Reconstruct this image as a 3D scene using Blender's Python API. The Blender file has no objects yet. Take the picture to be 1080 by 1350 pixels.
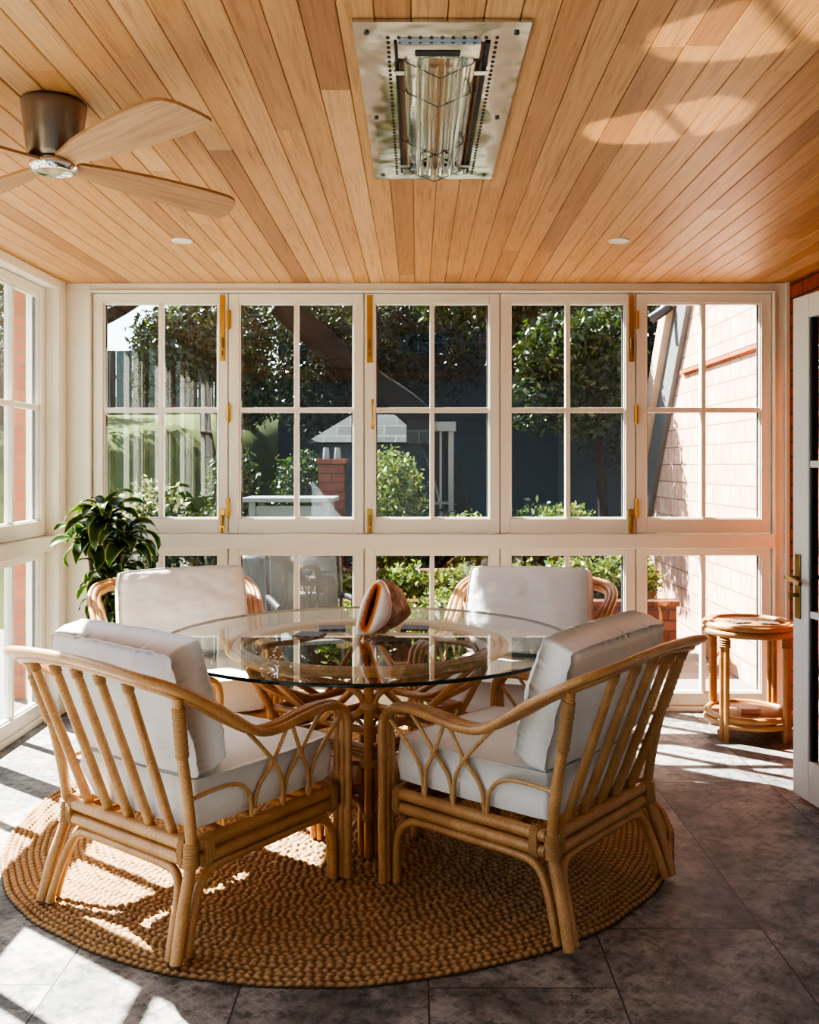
import bpy, math, random
import numpy as np
from mathutils import Vector, Matrix, noise
random.seed(7)
rng = np.random.default_rng(7)
SC = bpy.context.scene
COL = SC.collection
PI = math.pi

# ------------------------------------------------------------------ helpers
class MB:
    """collects geometry that becomes ONE mesh object"""
    def __init__(s): s.v = []; s.f = []; s.sm = []
    def add(s, vs, fs, smooth=False, M=None):
        o = len(s.v)
        s.v += [tuple(M @ Vector(p)) if M is not None else tuple(p) for p in vs]
        s.f += [tuple(i + o for i in f) for f in fs]
        s.sm += [smooth] * len(fs)
        return s
    def box(s, x0, x1, y0, y1, z0, z1, M=None):
        vs = [(x0,y0,z0),(x1,y0,z0),(x1,y1,z0),(x0,y1,z0),(x0,y0,z1),(x1,y0,z1),(x1,y1,z1),(x0,y1,z1)]
        fs = [(0,3,2,1),(4,5,6,7),(0,1,5,4),(1,2,6,5),(2,3,7,6),(3,0,4,7)]
        if M is not None and M.determinant() < 0: fs = [f[::-1] for f in fs]
        return s.add(vs, fs, False, M)
    def tube(s, pts, r, n=10, M=None, closed=False, oval=None):
        pts = [Vector(p) for p in pts]
        m = len(pts)
        rs = r if isinstance(r, (list, tuple)) else [r] * m
        vs, fs = [], []
        tan = []
        for i in range(m):
            if closed: t = pts[(i+1) % m] - pts[i-1]
            else: t = pts[min(i+1, m-1)] - pts[max(i-1, 0)]
            tan.append(t.normalized() if t.length > 1e-9 else Vector((0,0,1)))
        ref = Vector((0,0,1)) if abs(tan[0].z) < 0.9 else Vector((1,0,0))
        nv = (ref - tan[0]*ref.dot(tan[0])).normalized()
        for i in range(m):
            nv = nv - tan[i]*nv.dot(tan[i])
            nv.normalize()
            b = tan[i].cross(nv)
            for k in range(n):
                a = 2*PI*k/n
                ca, sa = math.cos(a), math.sin(a)
                if oval: ca *= oval[0]; sa *= oval[1]
                vs.append(pts[i] + (nv*ca + b*sa)*rs[i])
        rings = m if closed else m-1
        for i in range(rings):
            j = (i+1) % m
            for k in range(n):
                k2 = (k+1) % n
                fs.append((i*n+k, i*n+k2, j*n+k2, j*n+k))
        s.add(vs, fs, True, M)
        if not closed:
            s.add(vs[:n], [tuple(range(n))[::-1]], False, M)
            s.add(vs[-n:], [tuple(range(n))], False, M)
        return s
    def lathe(s, prof, n=32, c=(0,0,0), M=None, smooth=True):
        vs, fs = [], []
        for r, z in prof:
            for k in range(n):
                a = 2*PI*k/n
                vs.append((c[0]+r*math.cos(a), c[1]+r*math.sin(a), c[2]+z))
        for i in range(len(prof)-1):
            for k in range(n):
                k2 = (k+1) % n
                fs.append((i*n+k, i*n+k2, (i+1)*n+k2, (i+1)*n+k))
        s.add(vs, fs, smooth, M)
        if prof[0][0] > 1e-6: s.add(vs[:n], [tuple(range(n))[::-1]], False, M)
        if prof[-1][0] > 1e-6: s.add(vs[-n:], [tuple(range(n))], False, M)
        return s
    def build(s, name, mat, parent=None, bevel=0, seg=2, **kw):
        me = bpy.data.meshes.new(name)
        me.from_pydata(s.v, [], s.f)
        me.polygons.foreach_set('use_smooth', s.sm)
        me.materials.append(mat)
        me.update()
        o = bpy.data.objects.new(name, me)
        COL.objects.link(o)
        if parent: o.parent = parent
        if bevel:
            b = o.modifiers.new('bevel', 'BEVEL'); b.width = bevel; b.segments = seg; b.limit_method = 'ANGLE'
        for k, val in kw.items(): o[k] = val
        return o

def grid_mesh(name, P, mat, parent=None, smooth=True, closed_u=False):
    """P: (nu, nv, 3) array"""
    nu, nv, _ = P.shape
    idx = np.arange(nu*nv).reshape(nu, nv)
    if closed_u: idx = np.vstack([idx, idx[:1]])
    q = np.stack([idx[:-1,:-1], idx[1:,:-1], idx[1:,1:], idx[:-1,1:]], -1).reshape(-1, 4)
    return np_mesh(name, P.reshape(-1,3), q, mat, parent, smooth)

def np_mesh(name, V, Q, mat, parent=None, smooth=False, attr=None):
    me = bpy.data.meshes.new(name)
    k = Q.shape[1]
    me.vertices.add(len(V)); me.vertices.foreach_set('co', np.asarray(V, np.float32).ravel())
    me.loops.add(Q.size); me.loops.foreach_set('vertex_index', Q.astype(np.int32).ravel())
    me.polygons.add(len(Q)); me.polygons.foreach_set('loop_start', np.arange(0, Q.size, k, dtype=np.int32))
    me.polygons.foreach_set('use_smooth', np.full(len(Q), smooth))
    if attr:
        for nm, arr in attr.items():
            a = me.attributes.new(nm, 'FLOAT', 'POINT'); a.data.foreach_set('value', np.asarray(arr, np.float32))
    me.materials.append(mat); me.update(); me.validate()
    o = bpy.data.objects.new(name, me); COL.objects.link(o)
    if parent: o.parent = parent
    return o

def cr(pts, n=8, closed=False):
    """Catmull-Rom through pts"""
    pts = [Vector(p) for p in pts]; out = []
    m = len(pts)
    for i in range(m if closed else m-1):
        if closed: p0, p1, p2, p3 = pts[i-1], pts[i], pts[(i+1) % m], pts[(i+2) % m]
        else: p0, p1, p2, p3 = pts[max(i-1,0)], pts[i], pts[i+1], pts[min(i+2,m-1)]
        for k in range(n):
            t = k/n
            out.append(0.5*((2*p1)+(p2-p0)*t+(2*p0-5*p1+4*p2-p3)*t*t+(3*p1-p0-3*p2+p3)*t**3))
    if not closed: out.append(pts[-1])
    return out

def empty(name, loc=(0,0,0), rz=0, **kw):
    o = bpy.data.objects.new(name, None); COL.objects.link(o)
    o.location = loc; o.rotation_euler = (0,0,rz); o.empty_display_size = 0.1
    for k, v in kw.items(): o[k] = v
    return o

def tag(o, label, cat=None, group=None, kind=None):
    o['label'] = label
    if cat: o['category'] = cat
    if group: o['group'] = group
    if kind: o['kind'] = kind
    return o

def dup(root):
    r = root.copy(); COL.objects.link(r)
    for ch in list(root.children):
        c = ch.copy(); COL.objects.link(c); c.parent = r
        for g in list(ch.children):
            d = g.copy(); COL.objects.link(d); d.parent = c
    return r

# ------------------------------------------------------------------ materials
class NT:
    def __init__(s, name):
        s.m = bpy.data.materials.new(name); s.m.use_nodes = True
        s.t = s.m.node_tree; s.n = s.t.nodes; s.n.clear()
        s.out = s.n.new('ShaderNodeOutputMaterial')
    def node(s, typ, props=None, **inp):
        nd = s.n.new(typ)
        for k, v in (props or {}).items(): setattr(nd, k, v)
        for k, v in inp.items():
            key = int(k[1:]) if (k[0] == 'i' and k[1:].isdigit()) else k.replace('_', ' ')
            s.link(v, nd.inputs[key])
        return nd
    def link(s, v, sock):
        if isinstance(v, bpy.types.NodeSocket): s.t.links.new(v, sock)
        elif isinstance(v, bpy.types.Node): s.t.links.new(v.outputs[0], sock)
        else:
            if isinstance(v, (tuple, list)) and len(v) == 3 and sock.type == 'RGBA': v = (*v, 1)
            sock.default_value = v
    def math(s, op, a, b=None):
        nd = s.n.new('ShaderNodeMath'); nd.operation = op
        s.link(a, nd.inputs[0])
        if b is not None: s.link(b, nd.inputs[1])
        return nd.outputs[0]
    def mix(s, f, a, b, mode='MIX'):
        nd = s.n.new('ShaderNodeMix'); nd.data_type = 'RGBA'; nd.blend_type = mode
        s.link(f, nd.inputs[0]); s.link(a, nd.inputs[6]); s.link(b, nd.inputs[7])
        return nd.outputs[2]
    def ramp(s, f, stops):
        nd = s.n.new('ShaderNodeValToRGB'); e = nd.color_ramp.elements
        while len(e) < len(stops): e.new(0.5)
        for i, (p, c) in enumerate(stops):
            e[i].position = p; e[i].color = (*c, 1) if len(c) == 3 else c
        s.link(f, nd.inputs[0]); return nd.outputs[0]
    def coord(s, kind='Object', scale=(1,1,1)):
        tc = s.n.new('ShaderNodeTexCoord'); mp = s.n.new('ShaderNodeMapping')
        s.t.links.new(tc.outputs[kind], mp.inputs[0]); mp.inputs['Scale'].default_value = scale
        return mp.outputs[0]
    def noise(s, vec, scale, detail=4, rough=0.5):
        return s.node('ShaderNodeTexNoise', None, Vector=vec, Scale=scale, Detail=detail, Roughness=rough).outputs[0]
    def bump(s, h, strength=0.3, dist=0.01):
        return s.node('ShaderNodeBump', None, Height=h, Strength=strength, Distance=dist).outputs[0]
    def bsdf(s, color, rough=0.5, metal=0.0, normal=None, **kw):
        b = s.node('ShaderNodeBsdfPrincipled', None, Base_Color=color, Roughness=rough, Metallic=metal, **kw)
        if normal is not None: s.link(normal, b.inputs['Normal'])
        s.t.links.new(b.outputs[0], s.out.inputs[0]); return b

def simple(name, c, rough=0.5, metal=0, var=0.08, nscale=6, bump=0, bscale=80, kind='Object', **kw):
    t = NT(name); v = t.coord(kind)
    nz = t.noise(v, nscale)
    col = t.mix(nz, tuple(x*(1-var) for x in c), tuple(min(1, x*(1+var)) for x in c))
    nrm = t.bump(t.noise(v, bscale, 3), bump, 0.004) if bump else None
    t.bsdf(col, rough, metal, nrm, **kw)
    return t.m

M = {}
M['white'] = simple('white_paint', (0.85,0.82,0.725), 0.42, var=0.02)
M['white_cool'] = simple('white_door_paint', (0.74,0.74,0.75), 0.4, var=0.02)
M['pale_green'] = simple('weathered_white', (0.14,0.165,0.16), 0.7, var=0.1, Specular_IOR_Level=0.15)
M['wall_blue'] = simple('grey_blue_wall', (0.46,0.54,0.62), 0.7, var=0.04)
M['pvc'] = simple('white_plastic', (0.85,0.85,0.84), 0.4, var=0.02)
M['gasket'] = simple('dark_gasket', (0.03,0.03,0.035), 0.6)
M['brass'] = simple('aged_brass', (0.62,0.36,0.10), 0.28, 1.0, var=0.2, nscale=25)
M['brass_dark'] = simple('dark_bronze', (0.33,0.21,0.08), 0.3, 1.0, var=0.3, nscale=25)
M['dark_metal'] = simple('dark_metal', (0.04,0.04,0.045), 0.4, 0.5)
M['screw'] = simple('screw_steel', (0.12,0.12,0.12), 0.4, 1.0)
M['cushion'] = simple('white_canvas', (0.80,0.78,0.77), 0.85, var=0.03, nscale=5, bump=0.25, bscale=260)
M['piping'] = simple('white_piping', (0.74,0.72,0.71), 0.85, var=0.03)
M['tube_glass_frost'] = simple('lamp_lens', (0.8,0.8,0.78), 0.3)

def mat_rattan(name, lo, hi):
    t = NT(name); v = t.coord('Object')
    n1 = t.noise(v, 9, 5, 0.6)
    n2 = t.noise(t.coord('Object', (60,60,60)), 3, 3)
    col = t.ramp(n1, [(0.25, lo), (0.75, hi)])
    dk = t.ramp(n2, [(0.30, (0.72,0.66,0.6)), (0.55, (1,1,1))])
    col = t.mix(1.0, col, dk, 'MULTIPLY')
    t.bsdf(col, 0.38, 0, t.bump(n2, 0.12, 0.003), Coat_Weight=0.25, Coat_Roughness=0.25)
    return t.m
M['rattan'] = mat_rattan('honey_rattan', (0.42,0.20,0.072), (0.63,0.36,0.155))
M['rattan_thin'] = mat_rattan('pale_cane', (0.50,0.28,0.12), (0.70,0.45,0.22))
M['rattan_dark'] = mat_rattan('amber_rattan', (0.36,0.145,0.042), (0.54,0.26,0.09))
def mat_binding():
    t = NT('cane_binding'); v = t.coord('Object')
    w = t.node('ShaderNodeTexWave', {'wave_type':'BANDS','bands_direction':'Z'}, Vector=v, Scale=85.0, Distortion=1.5).outputs[1]
    col = t.mix(w, (0.34,0.16,0.055), (0.66,0.39,0.18))
    t.bsdf(col, 0.45, 0, t.bump(w, 0.6, 0.004)); return t.m
M['binding'] = mat_binding()

def mat_wicker():
    t = NT('woven_cane'); v = t.coord('Object')
    a = t.node('ShaderNodeTexWave', {'bands_direction':'X'}, Vector=v, Scale=45.0, Distortion=0.5).outputs[1]
    b = t.node('ShaderNodeTexWave', {'bands_direction':'Y'}, Vector=v, Scale=45.0, Distortion=0.5).outputs[1]
    h = t.math('MULTIPLY', a, b)
    col = t.mix(h, (0.25,0.10,0.035), (0.62,0.36,0.15))
    t.bsdf(col, 0.5, 0, t.bump(h, 0.6, 0.004)); return t.m
M['wicker'] = mat_wicker()

def mat_ceiling():
    t = NT('cedar_boards')
    tone = t.node('ShaderNodeAttribute', {'attribute_name':'tone'}).outputs['Fac']
    sep = t.node('ShaderNodeSeparateXYZ', None, Vector=t.coord('Object'))
    off = t.math('MULTIPLY', tone, 37.0)
    vec = t.node('ShaderNodeCombineXYZ', None, X=t.math('MULTIPLY', sep.outputs[0], 34.0),
                 Y=t.math('ADD', t.math('MULTIPLY', sep.outputs[1], 1.3), off), Z=off)
    g = t.node('ShaderNodeTexNoise', None, Vector=vec, Scale=1.6, Detail=6.0, Roughness=0.62, Distortion=1.2).outputs[0]
    fine = t.node('ShaderNodeTexNoise', None, Vector=t.node('ShaderNodeCombineXYZ', None, X=t.math('MULTIPLY', sep.outputs[0], 260.0), Y=t.math('MULTIPLY', sep.outputs[1], 5.0), Z=off), Scale=1.0, Detail=3.0).outputs[0]
    base = t.ramp(tone, [(0.0,(0.38,0.175,0.067)), (0.35,(0.53,0.27,0.107)), (0.7,(0.63,0.348,0.148)), (1.0,(0.71,0.435,0.212))])
    gr = t.ramp(g, [(0.30,(0.70,0.62,0.55)), (0.5,(1,1,1)), (0.72,(1.08,1.08,1.08))])
    col = t.mix(1.0, base, gr, 'MULTIPLY')
    col = t.mix(0.35, col, t.ramp(fine, [(0.35,(0.72,0.68,0.64)), (0.6,(1,1,1))]), 'MULTIPLY')
    t.bsdf(col, 0.42, 0, t.bump(fine, 0.08, 0.002)); return t.m
M['cedar'] = mat_ceiling()

def mat_fanwood():
    t = NT('fan_oak')
    v = t.coord('Object', (1.6, 42, 10))
    g = t.noise(v, 2.2, 6, 0.6)
    col = t.ramp(g, [(0.3,(0.34,0.175,0.075)), (0.7,(0.56,0.33,0.165))])
    t.bsdf(col, 0.45); return t.m
M['fan_wood'] = mat_fanwood()

def mat_tiles():
    t = NT('stone_tile_floor')
    sep = t.node('ShaderNodeSeparateXYZ', None, Vector=t.coord('Object'))
    X, Y = sep.outputs[0], sep.outputs[1]
    w, l = 0.495, 0.97
    u = t.math('DIVIDE', t.math('SUBTRACT', X, 0.030), w)
    ci = t.math('FLOOR', u)
    # running bond: each column shifted by a third
    vv = t.math('DIVIDE', t.math('SUBTRACT', t.math('SUBTRACT', Y, 2.473), t.math('MULTIPLY', ci, 0.318)), l)
    ri = t.math('FLOOR', vv)
    fu, fv = t.math('FRACT', u), t.math('FRACT', vv)
    du = t.math('MULTIPLY', t.math('MINIMUM', fu, t.math('SUBTRACT', 1.0, fu)), w)
    dv = t.math('MULTIPLY', t.math('MINIMUM', fv, t.math('SUBTRACT', 1.0, fv)), l)
    d = t.math('MINIMUM', du, dv)
    grout = t.math('LESS_THAN', d, 0.0025)
    cell = t.node('ShaderNodeCombineXYZ', None, X=ci, Y=ri)
    rnd = t.node('ShaderNodeTexWhiteNoise', {'noise_dimensions':'3D'}, Vector=cell)
    v = t.coord('Object')
    vo = t.node('ShaderNodeVectorMath', {'operation':'ADD'}, i0=v, i1=t.node('ShaderNodeVectorMath', {'operation':'SCALE'}, i0=rnd.outputs[1], Scale=9.0).outputs[0]).outputs[0]
    big = t.noise(vo, 3.2, 7, 0.7)
    med = t.noise(vo, 24, 6, 0.75)
    fine = t.noise(vo, 120, 3)
    # faint worn ornament, like a pressed grid of small diamonds
    sx = t.math('SINE', t.math('MULTIPLY', t.math('ADD', X, Y), 78.0))
    sy = t.math('SINE', t.math('MULTIPLY', t.math('SUBTRACT', X, Y), 78.0))
    orn = t.math('MULTIPLY', t.math('MAXIMUM', t.math('ABSOLUTE', sx), t.math('ABSOLUTE', sy)), 1.0)
    orn = t.math('GREATER_THAN', orn, 0.975)
    ornm = t.math('MULTIPLY', orn, t.math('GREATER_THAN', big, 0.52))
    base = t.ramp(big, [(0.34,(0.108,0.104,0.105)), (0.5,(0.200,0.190,0.184)), (0.64,(0.33,0.31,0.295))])
    mm = t.ramp(med, [(0.38,(0.42,0.41,0.41)), (0.50,(1,1,1)), (0.64,(1.4,1.37,1.33))])
    col = t.mix(1.0, base, mm, 'MULTIPLY')
    col = t.mix(t.math('MULTIPLY', ornm, 0.45), col, (0.42,0.39,0.36))
    tint = t.math('ADD', 0.85, t.math('MULTIPLY', rnd.outputs[0], 0.3))
    col = t.mix(1.0, col, t.node('ShaderNodeCombineXYZ', None, X=tint, Y=tint, Z=tint).outputs[0], 'MULTIPLY')
    col = t.mix(grout, col, (0.045,0.04,0.038))
    h = t.math('SUBTRACT', t.math('ADD', med, t.math('MULTIPLY', fine, 0.4)), t.math('MULTIPLY', grout, 1.5))
    t.bsdf(col, t.math('ADD', 0.46, t.math('MULTIPLY', med, 0.25)), 0, t.bump(h, 0.25, 0.004)); return t.m
M['tiles'] = mat_tiles()

def mat_brick(name, c1, c2, mortar, bw=0.23, rh=0.079, ms=0.006, axis='Y', var=0.5, bumpd=0.006):
    t = NT(name)
    sep = t.node('ShaderNodeSeparateXYZ', None, Vector=t.coord('Object'))
    a = sep.outputs[1] if axis == 'Y' else sep.outputs[0]
    vec = t.node('ShaderNodeCombineXYZ', None, X=a, Y=sep.outputs[2], Z=0.0)
    b = t.node('ShaderNodeTexBrick', {'offset':0.5}, Vector=vec, Color1=c1, Color2=c2, Mortar=mortar, Scale=1.0,
               Mortar_Size=ms, Mortar_Smooth=0.1, Bias=0.0, Brick_Width=bw, Row_Height=rh)
    n = t.noise(t.coord('Object'), 14, 5, 0.65)
    col = t.mix(var, b.outputs[0], t.ramp(n, [(0.3,(0.6,0.55,0.5)), (0.65,(1.15,1.1,1.05))]), 'MULTIPLY')
    h = t.math('SUBTRACT', t.math('MULTIPLY', n, 0.3), b.outputs[1])
    t.bsdf(col, 0.8, 0, t.bump(h, 0.6, bumpd), Specular_IOR_Level=0.12); return t.m
M['brick'] = mat_brick('red_brick', (0.46,0.115,0.040), (0.34,0.075,0.028), (0.09,0.055,0.04))
M['brick_x'] = mat_brick('red_brick_facing', (0.46,0.13,0.06), (0.36,0.09,0.04), (0.20,0.14,0.11), axis='X')
M['brick_garden'] = mat_brick('garden_brick', (0.125,0.050,0.034), (0.085,0.032,0.022), (0.04,0.03,0.026), axis='X')
M['shingle'] = mat_brick('pale_brick', (0.70,0.43,0.33), (0.60,0.33,0.24), (0.24,0.15,0.12), bw=0.21, rh=0.15, ms=0.005)
M['slate'] = mat_brick('slate_roof', (0.024,0.031,0.033), (0.010,0.013,0.015), (0.04,0.05,0.05), bw=0.28, rh=0.13, ms=0.012, axis='X')

def mat_glass(name, tint=(0.97,0.985,0.98), ior=1.5, boost=1.0, rough=0.0, add=0.0):
    t = NT(name)
    fr = t.node('ShaderNodeFresnel', None, IOR=ior).outputs[0]
    geo = t.node('ShaderNodeNewGeometry')
    f = t.math('MULTIPLY', fr, boost)
    if add: f = t.math('ADD', f, add)
    f = t.math('MINIMUM', f, 1.0)
    f = t.math('MULTIPLY', f, t.math('SUBTRACT', 1.0, geo.outputs['Backfacing']))
    tr = t.node('ShaderNodeBsdfTransparent', None, Color=tint)
    gl = t.node('ShaderNodeBsdfGlossy', None, Color=(1,1,1), Roughness=rough)
    mx = t.node('ShaderNodeMixShader', None, i0=f, i1=tr.outputs[0], i2=gl.outputs[0])
    t.t.links.new(mx.outputs[0], t.out.inputs[0]); return t.m
M['glass'] = mat_glass('window_glass', (0.74,0.84,0.85), 1.5, 2.3)
M['table_glass'] = mat_glass('table_glass', (0.88,0.945,0.92), 1.5, 1.0)
M['table_edge'] = simple('glass_edge', (0.004,0.016,0.014), 0.10, var=0.1)
M['quartz'] = mat_glass('quartz_glass', (0.93,0.95,0.95), 1.5, 2.0, 0.02, 0.06)

def mat_steel(name, c, rough, aniso=True):
    t = NT(name)
    n = t.noise(t.coord('Object', (3, 220, 3)), 2.0, 3)
    b = t.bsdf(c, t.math('ADD', rough, t.math('MULTIPLY', n, 0.06)), 1.0, t.bump(t.noise(t.coord('Object', (2.2,2.2,2.2)), 2.0, 2), 0.18, 0.05))
    return t.m
M['steel'] = mat_steel('polished_steel', (0.66,0.65,0.62), 0.10)
M['mirror'] = simple('reflector_aluminium', (0.86,0.86,0.85), 0.09, 1.0, var=0.02, bump=0.15, bscale=18)
M['nickel'] = simple('brushed_nickel', (0.29,0.235,0.19), 0.30, 1.0, var=0.12, nscale=30)
M['chrome'] = simple('chrome', (0.75,0.74,0.72), 0.08, 1.0, var=0.02)

def mat_rug():
    t = NT('jute_braid')
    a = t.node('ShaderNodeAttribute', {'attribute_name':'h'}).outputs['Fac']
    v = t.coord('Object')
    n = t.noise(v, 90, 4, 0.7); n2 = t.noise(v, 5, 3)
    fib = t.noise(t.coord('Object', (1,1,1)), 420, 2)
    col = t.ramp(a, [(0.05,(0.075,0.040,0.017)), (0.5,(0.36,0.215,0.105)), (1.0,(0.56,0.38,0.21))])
    col = t.mix(0.6, col, t.ramp(n, [(0.3,(0.70,0.62,0.52)), (0.65,(1.15,1.12,1.08))]), 'MULTIPLY')
    col = t.mix(0.5, col, t.ramp(n2, [(0.35,(0.82,0.76,0.68)), (0.65,(1.1,1.08,1.05))]), 'MULTIPLY')
    t.bsdf(col, 0.9, 0, t.bump(fib, 0.4, 0.003)); return t.m
M['rug'] = mat_rug()

def mat_leaf(name, dark, light, edge=None, trans=0.35, rough=0.35):
    t = NT(name)
    a = t.node('ShaderNodeAttribute', {'attribute_name':'rnd'}).outputs['Fac']
    col = t.ramp(a, [(0.0, dark), (1.0, light)])
    if edge:
        e = t.node('ShaderNodeAttribute', {'attribute_name':'edge'}).outputs['Fac']
        col = t.mix(t.ramp(e, [(0.74,(0,0,0)), (0.95,(1,1,1))]), col, edge)
    p = t.node('ShaderNodeBsdfPrincipled', None, Base_Color=col, Roughness=rough)
    tl = t.node('ShaderNodeBsdfTranslucent', None, Color=t.mix(1.0, col, (1.0,1.0,0.45), 'MULTIPLY'))
    mx = t.node('ShaderNodeMixShader', None, i0=trans, i1=p.outputs[0], i2=tl.outputs[0])
    t.t.links.new(mx.outputs[0], t.out.inputs[0]); return t.m
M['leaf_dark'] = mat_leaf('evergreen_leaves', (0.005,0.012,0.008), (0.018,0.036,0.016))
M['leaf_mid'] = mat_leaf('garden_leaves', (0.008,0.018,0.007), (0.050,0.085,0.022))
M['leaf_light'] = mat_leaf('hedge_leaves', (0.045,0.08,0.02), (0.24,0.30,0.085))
M['leaf_flower'] = mat_leaf('white_flecked_leaves', (0.02,0.04,0.015), (0.5,0.5,0.36))
M['leaf_plant'] = mat_leaf('dracaena_leaves', (0.018,0.045,0.012), (0.05,0.11,0.025), (0.42,0.50,0.16), 0.22, 0.28)
M['bark'] = simple('bark', (0.016,0.013,0.011), 0.95, Specular_IOR_Level=0.1, var=0.4, nscale=12, bump=0.5, bscale=20)
M['lawn'] = simple('lawn_grass', (0.055,0.070,0.018), 0.9, var=0.6, nscale=2.2, Specular_IOR_Level=0.05)  # broad mottling puts dappled shade into the grass colour
M['patio'] = simple('patio_paving', (0.20,0.185,0.175), 0.8, var=0.25, nscale=3)
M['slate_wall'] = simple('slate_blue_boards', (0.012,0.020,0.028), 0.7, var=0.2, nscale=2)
M['fence'] = simple('dark_fence', (0.035,0.037,0.04), 0.8, var=0.3)
M['lead'] = simple('lead_grey', (0.13,0.13,0.135), 0.5, var=0.25, nscale=8)
M['timber'] = simple('pale_timber', (0.52,0.36,0.26), 0.6, var=0.2, nscale=8)
M['cover'] = simple('dark_canvas_cover', (0.05,0.055,0.06), 0.6, var=0.2)
M['pot'] = simple('terracotta_pot', (0.16,0.15,0.14), 0.6, var=0.15, bump=0.2)
M['soil'] = simple('potting_soil', (0.03,0.02,0.014), 0.95, var=0.3, nscale=60)
M['cane_stem'] = simple('plant_stem', (0.17,0.13,0.07), 0.8, var=0.3, nscale=20)
M['pink'] = simple('pink_card', (0.62,0.40,0.36), 0.6, var=0.05)
M['lead_dark'] = simple('dark_gutter', (0.03,0.032,0.036), 0.4, var=0.25, nscale=8)
M['trellis'] = simple('pale_green_slats', (0.30,0.38,0.34), 0.6, var=0.1)

def mat_coaster():
    t = NT('slate_coaster'); v = t.coord('Object')
    ch = t.node('ShaderNodeTexChecker', None, Vector=v, Color1=(0.05,0.035,0.03), Color2=(0.16,0.12,0.10), Scale=55.0).outputs[0]
    t.bsdf(ch, 0.5); return t.m
M['coaster'] = mat_coaster()

def mat_shell():
    t = NT('shell_body'); v = t.coord('Object')
    n = t.noise(v, 22, 5, 0.65)
    col = t.ramp(n, [(0.3,(0.22,0.11,0.065)), (0.5,(0.46,0.29,0.20)), (0.7,(0.68,0.52,0.41))])
    t.bsdf(col, 0.55, 0, t.bump(n, 0.5, 0.01)); return t.m
M['shell'] = mat_shell()
def mat_lip():
    t = NT('shell_lip')
    a = t.node('ShaderNodeAttribute', {'attribute_name':'slit'}).outputs['Fac']
    col = t.ramp(a, [(0.0,(0.85,0.17,0.015)), (0.28,(0.92,0.30,0.045)), (0.46,(0.88,0.42,0.16)), (0.60,(0.92,0.72,0.58)), (0.85,(0.92,0.82,0.77)), (1.0,(0.90,0.76,0.72))])
    nn = t.noise(t.coord('Object'), 30, 3)
    col = t.mix(0.3, col, t.ramp(nn, [(0.3,(0.85,0.72,0.66)), (0.7,(1.05,1.05,1.05))]), 'MULTIPLY')
    t.bsdf(col, 0.25, Coat_Weight=0.4); return t.m
M['lip'] = mat_lip()

# ------------------------------------------------------------------ room constants
XL, XR, YB, ZC = -1.95, 2.07, 5.27, 2.388
YF = -0.9

# floor
fl = MB().box(XL-0.25, XR+0.1, YF, YB+0.12, -0.1, 0.0).build('floor', M['tiles'])
tag(fl, 'grey stone tile floor laid in a running bond', kind='structure')

# ceiling: cedar boards, one mesh
def ceiling():
    V, Q, T = [], [], []
    bw, g, ch = 0.0832, 0.0016, 0.0024
    x = XL - 0.06
    k = 0
    while x < XR + 0.08:
        x1 = x + bw
        y = YF - random.uniform(0, 2.0)
        while y < YB + 0.1:
            L = random.uniform(1.3, 3.3)
            y0, y1 = max(y, YF), min(y + L, YB + 0.1)
            y += L
            if y1 <= y0 + 0.02: continue
            tone = min(1, max(0, random.gauss(0.58, 0.20)))
            a, b = x + g/2, x1 - g/2
            e = 0.0004
            vs = [(a, y0+e, ZC+ch), (a+ch, y0+e, ZC), (b-ch, y0+e, ZC), (b, y0+e, ZC+ch),
                  (a, y1-e, ZC+ch), (a+ch, y1-e, ZC), (b-ch, y1-e, ZC), (b, y1-e, ZC+ch),
                  (a, y0+e, ZC+0.02), (b, y0+e, ZC+0.02), (a, y1-e, ZC+0.02), (b, y1-e, ZC+0.02)]
            o = len(V); V += vs; T += [tone]*12
            for q in [(0,4,5,1),(1,5,6,2),(2,6,7,3),(0,8,10,4),(3,7,11,9),(0,1,2,3)][:5]:
                Q.append([i+o for i in q])
        x = x1; k += 1
    o = len(V)
    V += [(XL-0.3,YF,ZC+0.018),(XR+0.12,YF,ZC+0.018),(XR+0.12,YB+0.16,ZC+0.018),(XL-0.3,YB+0.16,ZC+0.018)]
    V += [(p[0],p[1],ZC+0.10) for p in V[o:o+4]]
    T += [0.0]*8
    for f in [(0,3,2,1),(4,5,6,7),(0,1,5,4),(1,2,6,5),(2,3,7,6),(3,0,4,7)]: Q.append([i+o for i in f])
    c = np_mesh('ceiling', np.array(V), np.array(Q), M['cedar'], attr={'tone': T})
    tag(c, 'honey coloured cedar board ceiling with lines of boards running to the windows', kind='structure')
ceiling()

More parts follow.
